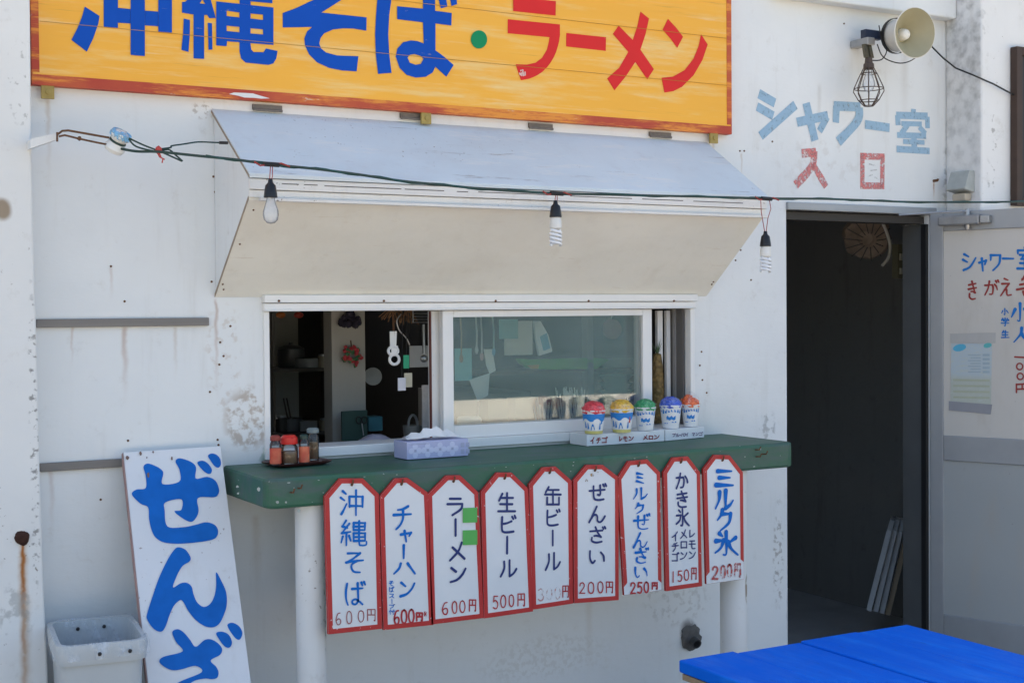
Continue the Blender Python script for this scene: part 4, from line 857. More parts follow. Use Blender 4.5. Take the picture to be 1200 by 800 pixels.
WRAP = N('clear_wrap'); tr = WRAP.n('ShaderNodeBsdfTransparent'); gl = WRAP.n('ShaderNodeBsdfGlossy'); gl.inputs[1].default_value = .08; mx = WRAP.n('ShaderNodeMixShader'); WRAP.bump(WRAP.noise(60, 4), 1., .01)
WRAP.l(WRAP.t.nodes['Bump'].outputs[0], gl.inputs['Normal']); WRAP.put(mx.inputs[0], WRAP.rng(WRAP.noise(50, 3), .45, .75, .03, .28)); WRAP.l(tr.outputs[0], mx.inputs[1]); WRAP.l(gl.outputs[0], mx.inputs[2]); WRAP.l(mx.outputs[0], WRAP.out.inputs[0]); WRAP = WRAP.m
def cup(label, box, y, icecol, kind, tilt=0.):
    x0, yt, x1, yb = S1(*box); zb = 1.1695
    c = PZ((x0+x1)/2, yb-1.2, zb); k = 1/((F/((c-CAM).dot(FWD)))); r = (x1-x0)/2*k; h = (yb-yt)*k*.98
    c.z = zb; o = thing('shaved_ice_cup', label, 'shaved ice', c, 'sample cups of shaved ice')
    rb = r*.76
    MB().lathe(c, [(.0001, .003), (rb*.98, .003), (rb, 0), (r, h), (r*1.05, h+.001), (r*1.06, h+.003), (r*1.03, h+.005), (r*.97, h+.003), (r*.9, h*.8), (.0001, h*.8)], 28).build('cup', CUPW, o)
    rad = lambda t: rb+(r-rb)*t+.0006
    ce = Vector((c.x, c.y, 0)); dirc = math.atan2(CAM.y-c.y, CAM.x-c.x)
    def pan(name, mat, t0, t1, a0=0, a1=360, off=.0, top=None):
        mb = MB(); n = max(3, int((a1-a0)/8)); vs = []
        for i in range(n+1):
            a_ = dirc+radians(a0+(a1-a0)*i/n); lo = t0; hi = t1
            if top: lo, hi = top(i/n)
            for t in (lo, hi): rr_ = rad(t)+off; vs.append(Vector((c.x+rr_*cos(a_), c.y+rr_*sin(a_), zb+t*h)))
        mb.add(vs, [(2*i, 2*i+2, 2*i+3, 2*i+1) for i in range(n)], True); return mb.build(name, mat, o)
    if kind == 'sea':
        pan('blue_band', CBLU, .58, .9, 0, 360, 0, lambda t: (.62+.07*sin(t*31), .9)); pan('yellow_band', CYEL, .0, .14)
        for a_, t0, wd, mt in ((-6, .15, 26, CBLU), (-34, .2, 12, CBLU), (38, .18, 12, CBLU), (48, .42, 12, CRED if label.startswith('yellow') or 'yellow' in label else CBLU), (-52, .25, 14, CBLU)):
            pan('printed_figure', mt, t0, t0+.3, a_-wd/2, a_+wd/2, .0004, lambda t, t0=t0: (t0+.12*abs(t-.5), t0+.3*math.sqrt(max(0, 1-(2*t-1)**2))+.02))
        pan('pale_figure', CUPW, .16, .36, -13, 3, .0008, lambda t: (.16, .18+.18*math.sqrt(max(0, 1-(2*t-1)**2))))
    else:
        for a_ in (-62, -45, -28, -10, 8, 26, 44, 62): pan('printed_letter', CBLU, .7, .86, a_-6, a_+6, .0003, lambda t, a_=a_: (.72+.05*sin(a_), .84+.06*sin(a_*1.7+t*5)))
        pan('printed_mark', CBLU, .4, .62, -26, 30, .0003, lambda t: (.4+.03*sin(t*14), .47+.13*abs(sin(t*7.5+.6))))
        pan('printed_mark', CBLU, .22, .3, -44, -18, .0003, lambda t: (.22, .25+.05*sin(t*9))); pan('printed_mark', CBLU, .26, .33, 6, 40, .0003, lambda t: (.27, .3+.04*sin(t*11)))
    # the coloured ice
    q = N('shaved_ice_'+label.split()[0]); cl_ = q.mix(q.rng(q.noise(140, 4, .7), .35, .65), tuple(x*.75 for x in icecol), tuple(min(1, x*1.2+.05) for x in icecol)); q.bump(q.noise(180, 4), 1., .004); q.b.inputs['Subsurface Weight'].default_value = .15; q.b.inputs['Subsurface Radius'].default_value = (.01, .01, .01)
    icem = q.done(cl_, .35)
    mb = MB(); mb.ball((c.x, c.y, zb+h+.004), (r*1.03, r*1.03, r*.78), 22, 12, .07)
    for i in range(14):
        a_ = random.uniform(0, 6.28); q_ = random.uniform(.2, .8); mb.ball((c.x+r*q_*cos(a_), c.y+r*q_*sin(a_), zb+h+r*.55*math.sqrt(max(0, 1-q_*q_))), (r*.24, r*.24, r*.2), 8, 5, .15)
    if tilt: mb.ball((c.x-r*.35, c.y, zb+h+r*.75), (r*.55, r*.5, r*.5), 16, 8, .12); mb.ball((c.x+r*.5, c.y, zb+h+r*.35), (r*.5, r*.5, r*.4), 14, 8, .12)
    for i in range(46):
        a_ = random.uniform(0, 6.28); q_ = random.uniform(.1, .95); c0 = Vector((c.x+r*q_*cos(a_), c.y+r*q_*sin(a_), zb+h+.003+r*.6*math.sqrt(max(0, 1-q_*q_))+(r*.35 if tilt and cos(a_) < 0 else 0)))
        mb.tube([c0+Vector((random.uniform(-1, 1), random.uniform(-1, 1), random.uniform(-.4, .5)))*r*.22 for _ in range(4)], .0013, 5)
    mb.build('ice', icem, o)
    MB().ball((c.x, c.y, zb+h+.006), (r*1.12, r*1.12, r*(.85 if not tilt else 1.35)), 20, 10, .035).build('wrap', WRAP, o)
cup('red shaved ice in a white paper cup with a blue band', (150, 283, 328, 458), 0, (.8, .03, .05), 'sea')
cup('yellow shaved ice in a paper cup with a blue band and red figure', (367, 272, 548, 447), 0, (.95, .5, .02), 'sea')
cup('green shaved ice in a white cup with small blue marks', (560, 260, 722, 432), 0, (.02, .36, .12), 'mark')
cup('blue shaved ice in a white cup with small blue marks', (757, 243, 924, 415), 0, (.03, .1, .62), 'mark')
cup('orange shaved ice heaped unevenly in the rightmost cup', (925, 238, 1065, 403), 0, (1., .14, .02), 'mark', 1)

# ------------------------------------------------------------------ cable with hanging bulbs
CABLE = simple('dark_green_cable', (.012, .045, .04), .5); REDW = simple('red_wire', (.35, .04, .03), .6)
def yc(u): return -.2-.2*min(1, max(0, (u-140)/180))+ (0 if u < 880 else .1*(u-880)/320)
path = [(140, 174), (160, 177.5), (186, 178), (230, 182.5), (275, 187), (320, 193), (370, 198), (420, 204.5), (470, 212), (520, 217), (580, 222.5), (650, 226.5), (730, 228.5), (800, 230), (860, 231.5), (900, 232.5), (960, 233), (1010, 234.5), (1060, 236.5), (1130, 237), (1180, 236.5), (1230, 236)]
o = thing('light_cable', 'dark green twisted cable strung in front of the awning', 'cable', P(186, 178, -.24))
pp = smooth_line([tuple(p) for p in path], 4); c3 = [P(u, v, yc(u)) for u, v in pp]
MB().tube(c3, .0034, 6).build('main_line', CABLE, o)
MB().tube([p+Vector((0, .003*cos(i*1.1), .0035*sin(i*1.1))) for i, p in enumerate(c3) if c3[i].x > 1.0], .0019, 5).build('twisted_line', simple('brighter_green_cable', (.02, .08, .07), .5), o)
m = MB(); yy = -.24
for pth in ([(151, 162), (168, 170), (186, 177), (200, 183), (213, 189)], [(151, 163), (160, 172), (184, 178)], [(186, 175), (200, 173), (201, 171), (215, 169), (232, 166.5), (250, 167), (266, 167.5)], [(190, 176.5), (198, 175.5), (205, 181), (214, 189)]):
    m.tube([P(u, v, yy) for u, v in smooth_line([tuple(map(float, p)) for p in pth], 4)], .0022, 6)
m.build('loose_end', CABLE, o); MB().tube([P(257, 167.3, yy-.001), P(267, 167.6, yy-.001)], .004, 6).build('taped_end', BLACK, o)
m = MB(); m.ball(P(186, 176, yy-.002), (.008, .007, .011), 8, 6, .15); m.tube([P(u, v, yy-.004) for u, v in ((185, 180), (187, 184), (191, 186), (190, 191))], .0018, 5).tube([P(u, v, yy-.004) for u, v in ((187, 180), (189, 185), (193, 187))], .0018, 5).build('red_tie', simple('red_tape', (.5, .06, .05), .6), o)
o = thing('insulator_mount', 'white porcelain insulator held by a rusty wire on the left pillar', 'insulator', P(40, 168, -.17))
m = MB(); a, b = P(36, 171, -.17), P(68, 157, -.17); m.prism([P(36, 163, -.17), P(68, 155, -.17), P(67, 163.5, -.17), P(36, 174, -.17)], (0, .05, 0)); m.build('wooden_arm', PILL, o)
m = MB(); yi = -.19
m.tube([P(u, v, yi) for u, v in ((67, 158), (73, 153.5), (80, 153), (100, 156.5), (128, 161.5))], .0028, 6).tube([P(u, v, yi) for u, v in ((69, 160), (76, 158.5), (90, 162), (108, 166), (128, 170))], .0025, 6).tube([P(67, 155, yi), P(67, 166, yi)], .0025, 6)
m.ball(P(93, 162.5, yi), .0055, 8, 5, .2); m.build('rusty_wire', RUSTM, o)
p = P(138, 166, yi); axd = Vector((.35, -.5, .9)).normalized()
MB().lathe(p, [(.0001, -.03), (.022, -.028), (.027, -.018), (.022, -.006), (.017, 0), (.022, .007), (.027, .016), (.024, .026), (.01, .03), (.0001, .03)], 22, axd).build('porcelain', simple('glazed_porcelain', (.75, .74, .7), .15, 0, .08), o)
MB().lathe(p, [(.0278, .012), (.0282, .018), (.0252, .027), (.011, .0312)], 22, axd).build('blue_glaze', faded('blue_glaze', (.2, .45, .68), .5, .05, 30), o)
m = MB(); m.tube([p+Matrix.Rotation(t*.45, 3, axd) @ (axd.orthogonal().normalized()*.0195) for t in range(13)], .003, 6); m.build('wire_wrap', CABLE, o)
SOCK = simple('black_socket', (.012, .012, .013), .35); BULBG = glassy('bulb_glass', (.97, .98, .98), 1.22, .33, (.88, .9, .94)); CFLW = simple('white_lamp_tube', (.85, .86, .87), .3, 0, .03)
def lamp(u, vs, kind, label):
    y = yc(u)-.004; p = P(u, vs, y); w_ = P(u, vs-22, y)
    o = thing('hanging_bulb', label, 'light bulb', p, 'bulbs hanging from the cable')
    top = P(u+1, {'incandescent': 193, 'a': 227, 'b': 233}[kind if kind in 'ab' else 'incandescent'], y)
    m = MB()
    if kind == 'b':
        m.tube([top+Vector((-.022, 0, -.002)), top+Vector((-.02, 0, -.04)), p+Vector((-.003, 0, .022))], .0012, 5).tube([top+Vector((.012, 0, -.002)), top+Vector((.018, 0, -.03)), top+Vector((.006, 0, -.06)), p+Vector((.003, 0, .022))], .0012, 5)
    else:
        m.tube([top+Vector((-.002, 0, 0)), p+Vector((-.002, 0, .02))], .0012, 5).tube([top+Vector((.003, 0, 0)), (top+p)/2+Vector((.004, 0, 0)), p+Vector((.002, 0, .02))], .0012, 5)
    m.tube([top+Vector((-.045, -.002, .005)), top+Vector((-.03, -.003, -.004)), top+Vector((0, -.004, .001)), top+Vector((.025, -.003, .004)), top+Vector((.048, -.002, -.003))], .0022, 6)
    m.build('wire', REDW, o)
    m = MB(); m.tube([top+Vector((-.02, -.001, .001)), top+Vector((.02, -.001, 0))], .006, 8); m.build('tape', BLACK, o)
    MB().lathe(p, [(.0001, .024), (.005, .024), (.007, .014), (.013, .008), (.016, -.01), (.0175, -.022), (.0165, -.023), (.0001, -.022)], 18).build('socket', SOCK, o)
    if kind not in 'ab':
        MB().lathe(p, [(.010, -.022), (.011, -.03), (.015, -.043), (.019, -.056), (.02, -.066), (.0175, -.078), (.01, -.086), (.0001, -.088)], 22).build('bulb', BULBG, o)
        MB().tube([p+Vector((-.004, 0, -.025)), p+Vector((-.008, 0, -.055)), p+Vector((0, 0, -.06)), p+Vector((.008, 0, -.055)), p+Vector((.004, 0, -.025))], .0012, 5).build('filament', STEEL, o)
    else:
        MB().lathe(p, [(.0125, -.022), (.0165, -.03), (.0175, -.052), (.014, -.056), (.0001, -.056)], 20).build('lamp_base', simple('cream_lamp_base', (.74, .72, .66), .4), o)
        m = MB(); pts_ = [p+Vector((.015*cos(t*.25), .015*sin(t*.25), -.058-.00085*t)) for t in range(52)]; m.tube(pts_, .0036, 6)
        pts_ = [p+Vector((.015*cos(t*.25+pi), .015*sin(t*.25+pi), -.058-.00085*t)) for t in range(52)]; m.tube(pts_, .0036, 6); m.build('spiral_tube', CFLW, o)
lamp(317, 221, 'incandescent', 'clear pear-shaped bulb hanging at the left end of the awning')
lamp(651, 245, 'a', 'white spiral bulb on short wires in front of the awning middle')
lamp(897, 280, 'b', 'white spiral bulb on two long red wires beside the doorway')

# ------------------------------------------------------------------ loudspeaker, cage lamp, fixtures by the door
hp = P(1072, 38.6, -.21); o = thing('horn_loudspeaker', 'cream horn loudspeaker pointing out from the wall above the doorway', 'loudspeaker', (hp.x, 0, hp.z))
ax_ = Vector((-.12, -1, -.08)).normalized()
HORN = simple('yellowed_horn_plastic', (.4, .36, .23), .45, 0, .12); HB = simple('cream_horn_shell', (.72, .69, .62), .45, 0, .1)
MB().lathe(hp, [(.085, .002), (.088, 0), (.085, -.006), (.068, -.028), (.058, -.045), (.056, -.1), (.05, -.112), (.0001, -.115)], 32, ax_).build('shell', HB, o)
MB().lathe(hp, [(.085, .002), (.078, -.006), (.055, -.03), (.035, -.05), (.025, -.07), (.0001, -.07)], 32, ax_).build('bell', HORN, o)
MB().lathe(hp, [(.0001, -.04), (.012, -.041), (.0175, -.046), (.02, -.055), (.022, -.07)], 20, ax_).build('centre_cone', simple('white_cone', (.85, .83, .78), .4), o)
MB().lathe(hp, [(.0605, -.092), (.0625, -.092), (.0625, -.108), (.0605, -.108)], 28, ax_).build('rear_ring', BLACK, o)
br = P(1016, 44, -.05)
MB().tube([hp-ax_*.105, br+Vector((.045, 0, .01)), br], .012, 8).box(br.x-.03, br.x+.05, -.075, -.05, br.z-.008, br.z+.022).build('bracket', simple('blue_black_metal', (.02, .03, .06), .5), o)
MB().box(br.x-.035, br.x+.0, -.09, -.002, br.z-.035, br.z-.008).build('base_plate', STEEL, o, bevel=.003)
m = MB()
m.tube([P(u, v, -.1) for u, v in smooth_line([(1030., 30.), (1034., 50.), (1039., 60.), (1033., 70.), (1022., 71.)], 5)], .0022, 6)
m.tube([P(u, v, -.08) for u, v in smooth_line([(1028., 52.), (1035., 67.), (1052., 74.), (1066., 72.), (1078., 64.)], 5)], .0022, 6); m.build('lead', BLACK, o)
m = MB(); a_ = P(1092, 55, -.03); m.tube([P(1093, 45, -.02), a_]+[P(u, v, y) for u, v, y in ((1105, 68, -.06), (1120, 80, -.1), (1140, 88, -.17), (1165, 99, -.19), (1189, 112, -.19))], .003, 6)
tag(m.build('speaker_cable', BLACK, loc=a_), 'black cable sagging from beside the loudspeaker to the dark panel', 'cable')
o = thing('cage_lamp', 'clamp-on work lamp in a rusty wire cage hanging below the loudspeaker', 'lamp', P(1018, 76, -.1)); lc = P(1018, 78, -.11)
WIRE = simple('rusty_cage_wire', (.09, .06, .045), .6, .3)
m = MB()
prof = [(.014, 0), (.03, -.03), (.05, -.075), (.052, -.088), (.035, -.118), (.016, -.138)]
for k in range(8):
    t = k*pi/4; m.tube([lc+Vector((r*cos(t), r*sin(t), h)) for r, h in prof], .0018, 5)
for r, h in ((.05, -.078), (.034, -.119), (.016, -.138), (.027, -.025)): m.tube([lc+Vector((r*cos(t*.2618), r*sin(t*.2618), h)) for t in range(25)], .0017, 5)
m.build('cage', WIRE, o)
MB().lathe(lc, [(.0001, .03), (.012, .03), (.014, .012), (.018, .008), (.019, -.006), (.012, -.012), (.0001, -.012)], 16).build('socket', simple('brown_socket', (.07, .05, .04), .6), o)
MB().lathe(lc, [(.01, -.012), (.012, -.03), (.02, -.05), (.022, -.066), (.014, -.084), (.0001, -.09)], 18).build('bulb', BULBG, o)
m = MB(); tpv = P(1017, 52, -.08)
for s in (-1, 1): m.prism([lc+Vector((s*.004, -.008, .028)), lc+Vector((s*.018, -.008, .03)), tpv+Vector((s*.016, 0, 0)), tpv+Vector((s*.003, 0, 0))], (0, .014, 0))
m.build('clamp', simple('olive_clamp_metal', (.12, .1, .06), .5, .4, .3, 40), o)
d_ = ray(1131, 217); fp = CAM+d_*((3.947-CAM.x)/d_.x); o = thing('outlet_cover', 'small grey hooded outlet cover on the pillar side above the open door', 'outlet', (fp.x, fp.y, fp.z))
m = MB(); m.prism([(3.947, fp.y-.045, fp.z-.03), (3.947, fp.y-.045, fp.z+.05), (3.92, fp.y-.045, fp.z+.05), (3.895, fp.y-.045, fp.z-.015), (3.898, fp.y-.045, fp.z-.02)], (0, .09, 0)); m.build('hood', simple('grey_hood_plastic', (.4, .42, .4), .6, 0, .25, 30), o, bevel=.004)
MB().box(3.912, 3.946, fp.y-.032, fp.y+.032, fp.z-.06, fp.z-.031).build('socket_body', simple('beige_socket', (.48, .42, .33), .6), o, bevel=.006)
p1, p2 = P(1188, 55, -.19), P(1188, 241, -.19)
o = thing('dark_panel', 'dark brown framed panel at the right edge above the open door', 'panel', (p1.x+.2, -.175, p2.z))
MB().box(p1.x, p1.x+.03, -.205, -.174, p2.z, p1.z).box(p1.x+.03, p1.x+.45, -.205, -.174, p1.z-.03, p1.z).box(p1.x+.03, p1.x+.45, -.205, -.174, p2.z, p2.z+.03).build('frame', simple('dark_brown_wood', (.06, .035, .025), .6, 0, .4, 20, .4), o, bevel=.002)
MB().box(p1.x+.03, p1.x+.45, -.19, -.174, p2.z+.03, p1.z-.03).build('screen', BLACK, o)

# ------------------------------------------------------------------ blue table
tz = .71; tx0, tx1, tyb = 1.945, 2.70, -1.03
o = thing('blue_table', 'bright blue painted plank table in front of the doorway', 'table', ((tx0+tx1)/2, -1.8, GZ))
q = N('bright_blue_paint_wood'); c = q.mix(q.noise(2.5, 5, stretch=(3, .6, 1)), (.001, .1, .58), (.002, .14, .72)); c = q.mix(q.math('MULTIPLY', q.rng(q.noise(6, 6, .7, stretch=(3, .5, 1)), .45, .7), .6), c, (.012, .2, .78)); c = q.mix(q.math('MULTIPLY', q.rng(q.noise(14, 6, .75, stretch=(2.5, .25, 1), off=(3, 1, 0)), .62, .7), .5), c, (.02, .24, .8)); c = q.mix(q.math('MULTIPLY', q.rng(q.noise(45, 4, .6, stretch=(2, .25, 1)), .68, .72), .6), c, (.02, .05, .2)); q.bump(q.noise(60, 4, stretch=(3, .2, 1)), .4, .003); BLT = q.done(c, q.rng(q.noise(9, 5, .6, stretch=(2, .6, 1)), .3, .7, .45, .75), 0, .07)
sm = [tx0, 2.117, 2.322, 2.517, tx1]
for i in range(4):
    m = MB(); m.box(sm[i]+.003, sm[i+1]-.003, -2.75+random.uniform(-.004, .004), tyb+random.uniform(-.006, .004), tz-.03, tz+random.uniform(-.004, .001)); m.build('plank', BLT, o, bevel=.004)
MB().box(tx0+.004, tx1-.004, -2.74, tyb-.01, tz-.045, tz-.031).build('plywood_core', simple('raw_plywood', (.3, .22, .14), .8, 0, .4, 40), o)
MB().box(tx0+.03, tx1-.03, -2.7, -2.66, tz-.12, tz-.0455).box(tx0+.03, tx1-.03, -1.1, -1.06, tz-.12, tz-.0455).build('apron', BLT, o)
for x in (tx0+.05, tx1-.05):
    for y in (-2.6, -1.14): MB().box(x-.03, x+.03, y-.03, y+.03, GZ, tz-.046).build('leg', BLT, o, bevel=.003)

# ------------------------------------------------------------------ spare boards just inside the doorway
def slab_board(label, ub0, vb0, ut0, vt0, wdt, mat, k):
    yb_ = .62+.06*k; b = P(ub0, vb0, yb_); t = P(ut0, vt0, yb_); b.z = max(b.z, .104)
    o = thing('spare_board', label, 'board', b, 'boards leaning inside the doorway')
    e = t-b; e = Vector((e.x, 0, e.z)); L_ = e.length; e.normalize(); dy = Vector((.74, .67, 0)).normalized()
    nrm = e.cross(dy).normalized()
    pr = [b, b+dy*wdt, b+dy*wdt+e*(L_-.04), b+dy*(wdt-.05)+e*L_, b+dy*.05+e*L_, b+e*(L_-.04)]
    MB().prism(pr, nrm*.021).build('board', mat, o, bevel=.001)
    MB().prism([x+nrm*.0215 for x in [b+dy*.012+e*.012, b+dy*(wdt-.012)+e*.012, b+dy*(wdt-.012)+e*(L_-.05), b+dy*.012+e*(L_-.05)]], nrm*.001).build('face', TB, o)
OLDW = simple('old_white_board', (.68, .7, .7), .7, 0, .25, 20); TANW = simple('tan_board', (.5, .4, .27), .7, 0, .25, 20)
slab_board('foremost thin grey board of those leaning inside the doorway', 1021, 716, 1048, 612, .2, OLDW, 0)
slab_board('second thin grey board of those leaning inside the doorway', 1029, 717, 1054, 612, .2, OLDW, .3)
slab_board('third thin grey board of those leaning inside the doorway', 1036, 719, 1060, 613, .2, OLDW, .6)
slab_board('tan board nearest the right jamb inside the doorway', 1043, 721, 1068, 618, .2, TANW, .9)
# wall fan and switch board inside the doorway
fc = P(1015, 277, .5); o = thing('wall_fan', 'dusty dark wall fan with one pale hoop inside the doorway top', 'fan', fc)
m = MB(); HO = simple('pale_hoop', (.75, .72, .62), .5); hx_ = [P(u, v, .42) for u, v in smooth_line([(1020., 240.), (1031., 255.), (1039., 272.), (1043., 288.), (1041., 302.), (1034., 311.)], 5)]; m.tube(hx_, [.0065]*len(hx_), 8); m.build('hoop', HO, o)
DUST = simple('dusty_brown', (.32, .25, .19), .9, 0, .6, 25, .8, 60)
MB().lathe(fc, [(.0001, .03), (.03, .035), (.05, .02), (.085, .012), (.098, -.01), (.085, -.04), (.0001, -.06)], 24, (-.75, -.6, -.25), .07).build('fan_body', DUST, o)
m = MB()
for k in range(14):
    t = k*pi/7; e1 = Vector((.85, -.5, 0)); e2 = Vector((-.18, -.3, .93)); m.tube([fc+(e1*cos(t)+e2*sin(t))*.03+Vector((-.03, -.05, -.02)), fc+(e1*cos(t)+e2*sin(t))*.098+Vector((-.01, -.02, -.01))], .002, 5)
m.build('guard_wire', simple('dull_guard_wire', (.09, .08, .07), .7), o)
POTG = simple('yellowed_switch', (.4, .37, .28), .5); sbp = P(1056, 305, .3); o = thing('switch_board', 'small olive switch board beside the fan inside the doorway', 'switch', sbp)
m = MB(); ub(m, 1052, 1063, 286, 326, .3, .33); m.build('back_plate', simple('olive_board', (.13, .12, .07), .7), o)
m = MB(); ub(m, 1056, 1060, 297, 305, .29, .2995); m.build('switch', POTG, o); m = MB(); ub(m, 1056, 1060, 314, 321, .29, .2995); m.build('switch', POTG, o)

# ------------------------------------------------------------------ inside the kitchen
POSTM = painted('pale_kitchen_post', (.42, .4, .36), chip=.3)
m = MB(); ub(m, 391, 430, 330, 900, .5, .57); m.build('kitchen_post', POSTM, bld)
INK = simple('kitchen_worktop', (.24, .25, .25), .4, 0, .3, 10)
o = thing('kitchen_worktop', 'grey worktop running behind the serving window', 'worktop', (2.0, .3, .1))
MB().box(.3, 3.05, .125, .46, 1.08, 1.105).build('top', INK, o, bevel=.003); MB().box(.3, 3.05, .43, .45, .1, 1.079).build('front_panel', GREYROOM, o)
def px_box(name, label, cat, u0_, u1_, v0_, v1_, y0, y1, mat, group=None, bevel=.002):
    m = MB(); ub(m, u0_, u1_, v0_, v1_, y0, y1); um = P((u0_+u1_)/2, v1_, (y0+y1)/2); ob = m.build(name, mat, loc=um, bevel=bevel); return tag(ob, label, cat, group)
# wreath and ornament on the post
wc = P(412, 417, .47); o = thing('flower_wreath', 'small wreath of red and green dried flowers on the kitchen post', 'wreath', wc)
WR = simple('red_petal', (.5, .05, .06), .7); WG = simple('green_leaf', (.05, .16, .07), .7); mr, mg = MB(), MB()
for k in range(48):
    t = k*2*pi/22+random.uniform(-.1, .1); r = random.uniform(.012, .036); (mr if k % 5 not in (0, 2) else mg).ball(wc+Vector((r*cos(t), random.uniform(-.012, .01), r*sin(t))), (.0065, .006, .006), 7, 5, .3)
mr.build('flowers', WR, o); mg.build('leaves', WG, o); MB().tube([P(411, 399, .49), P(412, 408, .47)], .0022, 5).build('hanger', RUSTM, o)
wc = P(411, 373, .47); m = MB()
for k in range(16): m.ball(wc+Vector((random.uniform(-.03, .03), random.uniform(-.01, .01), random.uniform(-.028, .02))), random.uniform(.008, .014), 8, 5, .25)
tag(m.build('dried_bouquet', simple('dark_dried_flowers', (.035, .03, .05), .9), loc=wc), 'dark bunch of dried flowers at the top of the kitchen post', 'dried flowers')
# openers and tags on a cord
def opener(label, u, v0_, v1_, v2):
    y = .14; a = P(u, v0_, y); b = P(u, v1_, y); c_ = P(u, v2, y); r = (b.z-c_.z)/2
    o = thing('bottle_opener', label, 'bottle opener', a, 'bottle openers hanging in the window')
    MB().prism([a+Vector((-.012, 0, 0)), a+Vector((.012, 0, 0)), b+Vector((.01, 0, 0)), b+Vector((-.01, 0, 0))], (0, .004, 0)).build('handle', WHITEP, o, bevel=.001)
    ce = (b+c_)/2; MB().tube([ce+Vector((.016*cos(t*.2618), .002, r*.95*sin(t*.2618))) for t in range(25)], .0048, 8).build('ring', WHITEP, o)
    MB().tube([a+Vector((0, .002, 0)), P(u-1, 366, y)], .0015, 5).build('cord', RUSTM, o)
opener('white bottle opener with a narrow handle hanging highest in the window', 461, 388, 406, 416); opener('white wide-ringed bottle opener hanging lowest in the window', 462.5, 405, 415, 427)
for lab, u0_, u1_, v0_, v1_, col, nm in (('green plastic tag hanging beside the bottle openers', 473, 479.5, 416, 431.5, (.05, .42, .22), 'green_tag_plastic'), ('white paper tag hanging lowest among the window tags', 466.5, 475.5, 442.5, 457.5, (.72, .72, .78), 'white_tag_paper'), ('cream paper tag hanging beside the white one', 474, 483, 437, 453.5, (.7, .66, .52), 'cream_tag_paper')):
    y = .14 if 'cream' not in lab else .155
    m = MB(); ub(m, u0_, u1_, v0_, v1_, y, y+.003); c_ = P((u0_+u1_)/2, v0_, y); ob = thing('hanging_tag', lab, 'tag', c_, 'tags hanging in the window'); m.build('tag', simple(nm, col, .5, 0, .06), ob)
    MB().tube([c_+Vector((0, .002, -.004)), P((u0_+u1_)/2+1, 366, y+.01)], .0012, 5).build('cord', BLACK, ob)
ob = thing('dish_rack', 'small wire rack with brushes hanging under the window head', 'rack', P(480, 372, .2))
m = MB()
for i in range(5): m.tube([P(484, 364+i*3.4, .2), P(504, 364+i*3.4, .2)], .0016, 5)
m.tube([P(484, 356, .2), P(484, 378, .2)], .0022, 5); m.build('wires', STEEL, ob)
m = MB()
for i in range(40): a = P(random.uniform(455, 483), 362, .22); m.tube([a, a+Vector((random.uniform(-.03, .03), random.uniform(-.02, .02), -random.uniform(.02, .05)))], .0016, 4)
m.build('brush_bristles', simple('brown_bristle', (.22, .12, .06), .9), ob)
m = MB(); m.tube([P(u, v, .16) for u, v in smooth_line([(470., 368.), (465., 376.), (468., 387.), (476., 396.), (480., 404.)], 5)], .002, 6); tag(m.build('hook_wire', STEEL, loc=P(470, 368, .16)), 'bent steel wire hook curving down beside the openers', 'hook')
px_box('paper_sheet', 'pale paper sheet pinned behind the hook in the left opening', 'paper', 480, 506, 405, 430, .35, .352, simple('dull_paper', (.45, .44, .44), .7), None, 0)
o = thing('ladle', 'steel ladle hanging next to the middle sash stile', 'ladle', P(497, 420, .25)); MB().tube([P(496, 380, .25), P(497, 414, .25)], .005, 6).build('handle', STEEL, o); MB().ball(P(497, 420, .245), (.014, .008, .012), 12, 8).build('bowl', STEEL, o)
px_box('measuring_rule', 'tall pale rule standing against the middle sash', 'ruler', 495, 503, 451, 520, .2, .206, simple('pale_rule', (.5, .46, .45), .5, 0, .3, 60), None, .001)
o = thing('handled_jar', 'dull steel jar with an arched handle behind the tissue box', 'jar', P(484, 520, .25)); c_ = P(484, 520, .25)
MB().lathe(c_, [(.0001, 0), (.024, 0), (.03, .03), (.032, .06), (.029, .06), (.0001, .055)], 20).build('body', simple('worn_steel_jar', (.25, .24, .21), .5, .3, .3, 40), o); MB().tube([c_+Vector((.016*cos(t*.3491), 0, .058+.034*sin(t*.3491))) for t in range(10)], .0045, 6).build('handle', STEEL, o)
m = MB(); c_ = P(440, 519, .24); nn = 12
gv = [c_+Vector((.12*(i/nn-.5), .1*(j/nn-.5), .001+.028*max(0, 1-((i/nn-.5)*2)**2)*max(0, 1-((j/nn-.5)*2)**2)+.002*sin(i*1.7+j))) for j in range(nn+1) for i in range(nn+1)]
m.add(gv, [(j*(nn+1)+i, j*(nn+1)+i+1, (j+1)*(nn+1)+i+1, (j+1)*(nn+1)+i) for j in range(nn) for i in range(nn)], True); tag(m.build('folded_cloth', simple('lavender_cloth', (.5, .47, .56), .9, 0, .1, 20, .4, 100), loc=c_), 'pale lavender cloth heaped on the worktop behind the open window', 'cloth')
px_box('cutting_board', 'dark green board standing before the kitchen post', 'board', 401, 431, 481, 540, .42, .43, simple('dark_green_board', (.03, .07, .055), .6))
o = thing('scissors', 'black-handled scissors hung on the dark green board', 'scissors', P(423, 490, .41)); m = MB()
for u in (420.5, 427): m.tube([P(u+3*cos(t*.524), 492+4*sin(t*.524), .412) for t in range(13)], .002, 6)
m.build('grips', BLACK, o); MB().tube([P(424, 496, .413), P(426, 510, .413)], .0025, 5).build('blades', STEEL, o)
px_box('blue_carton', 'small teal carton on the kitchen shelf beside the post', 'box', 432, 448.5, 488, 505, .55, .62, simple('teal_card', (.05, .2, .25), .6))
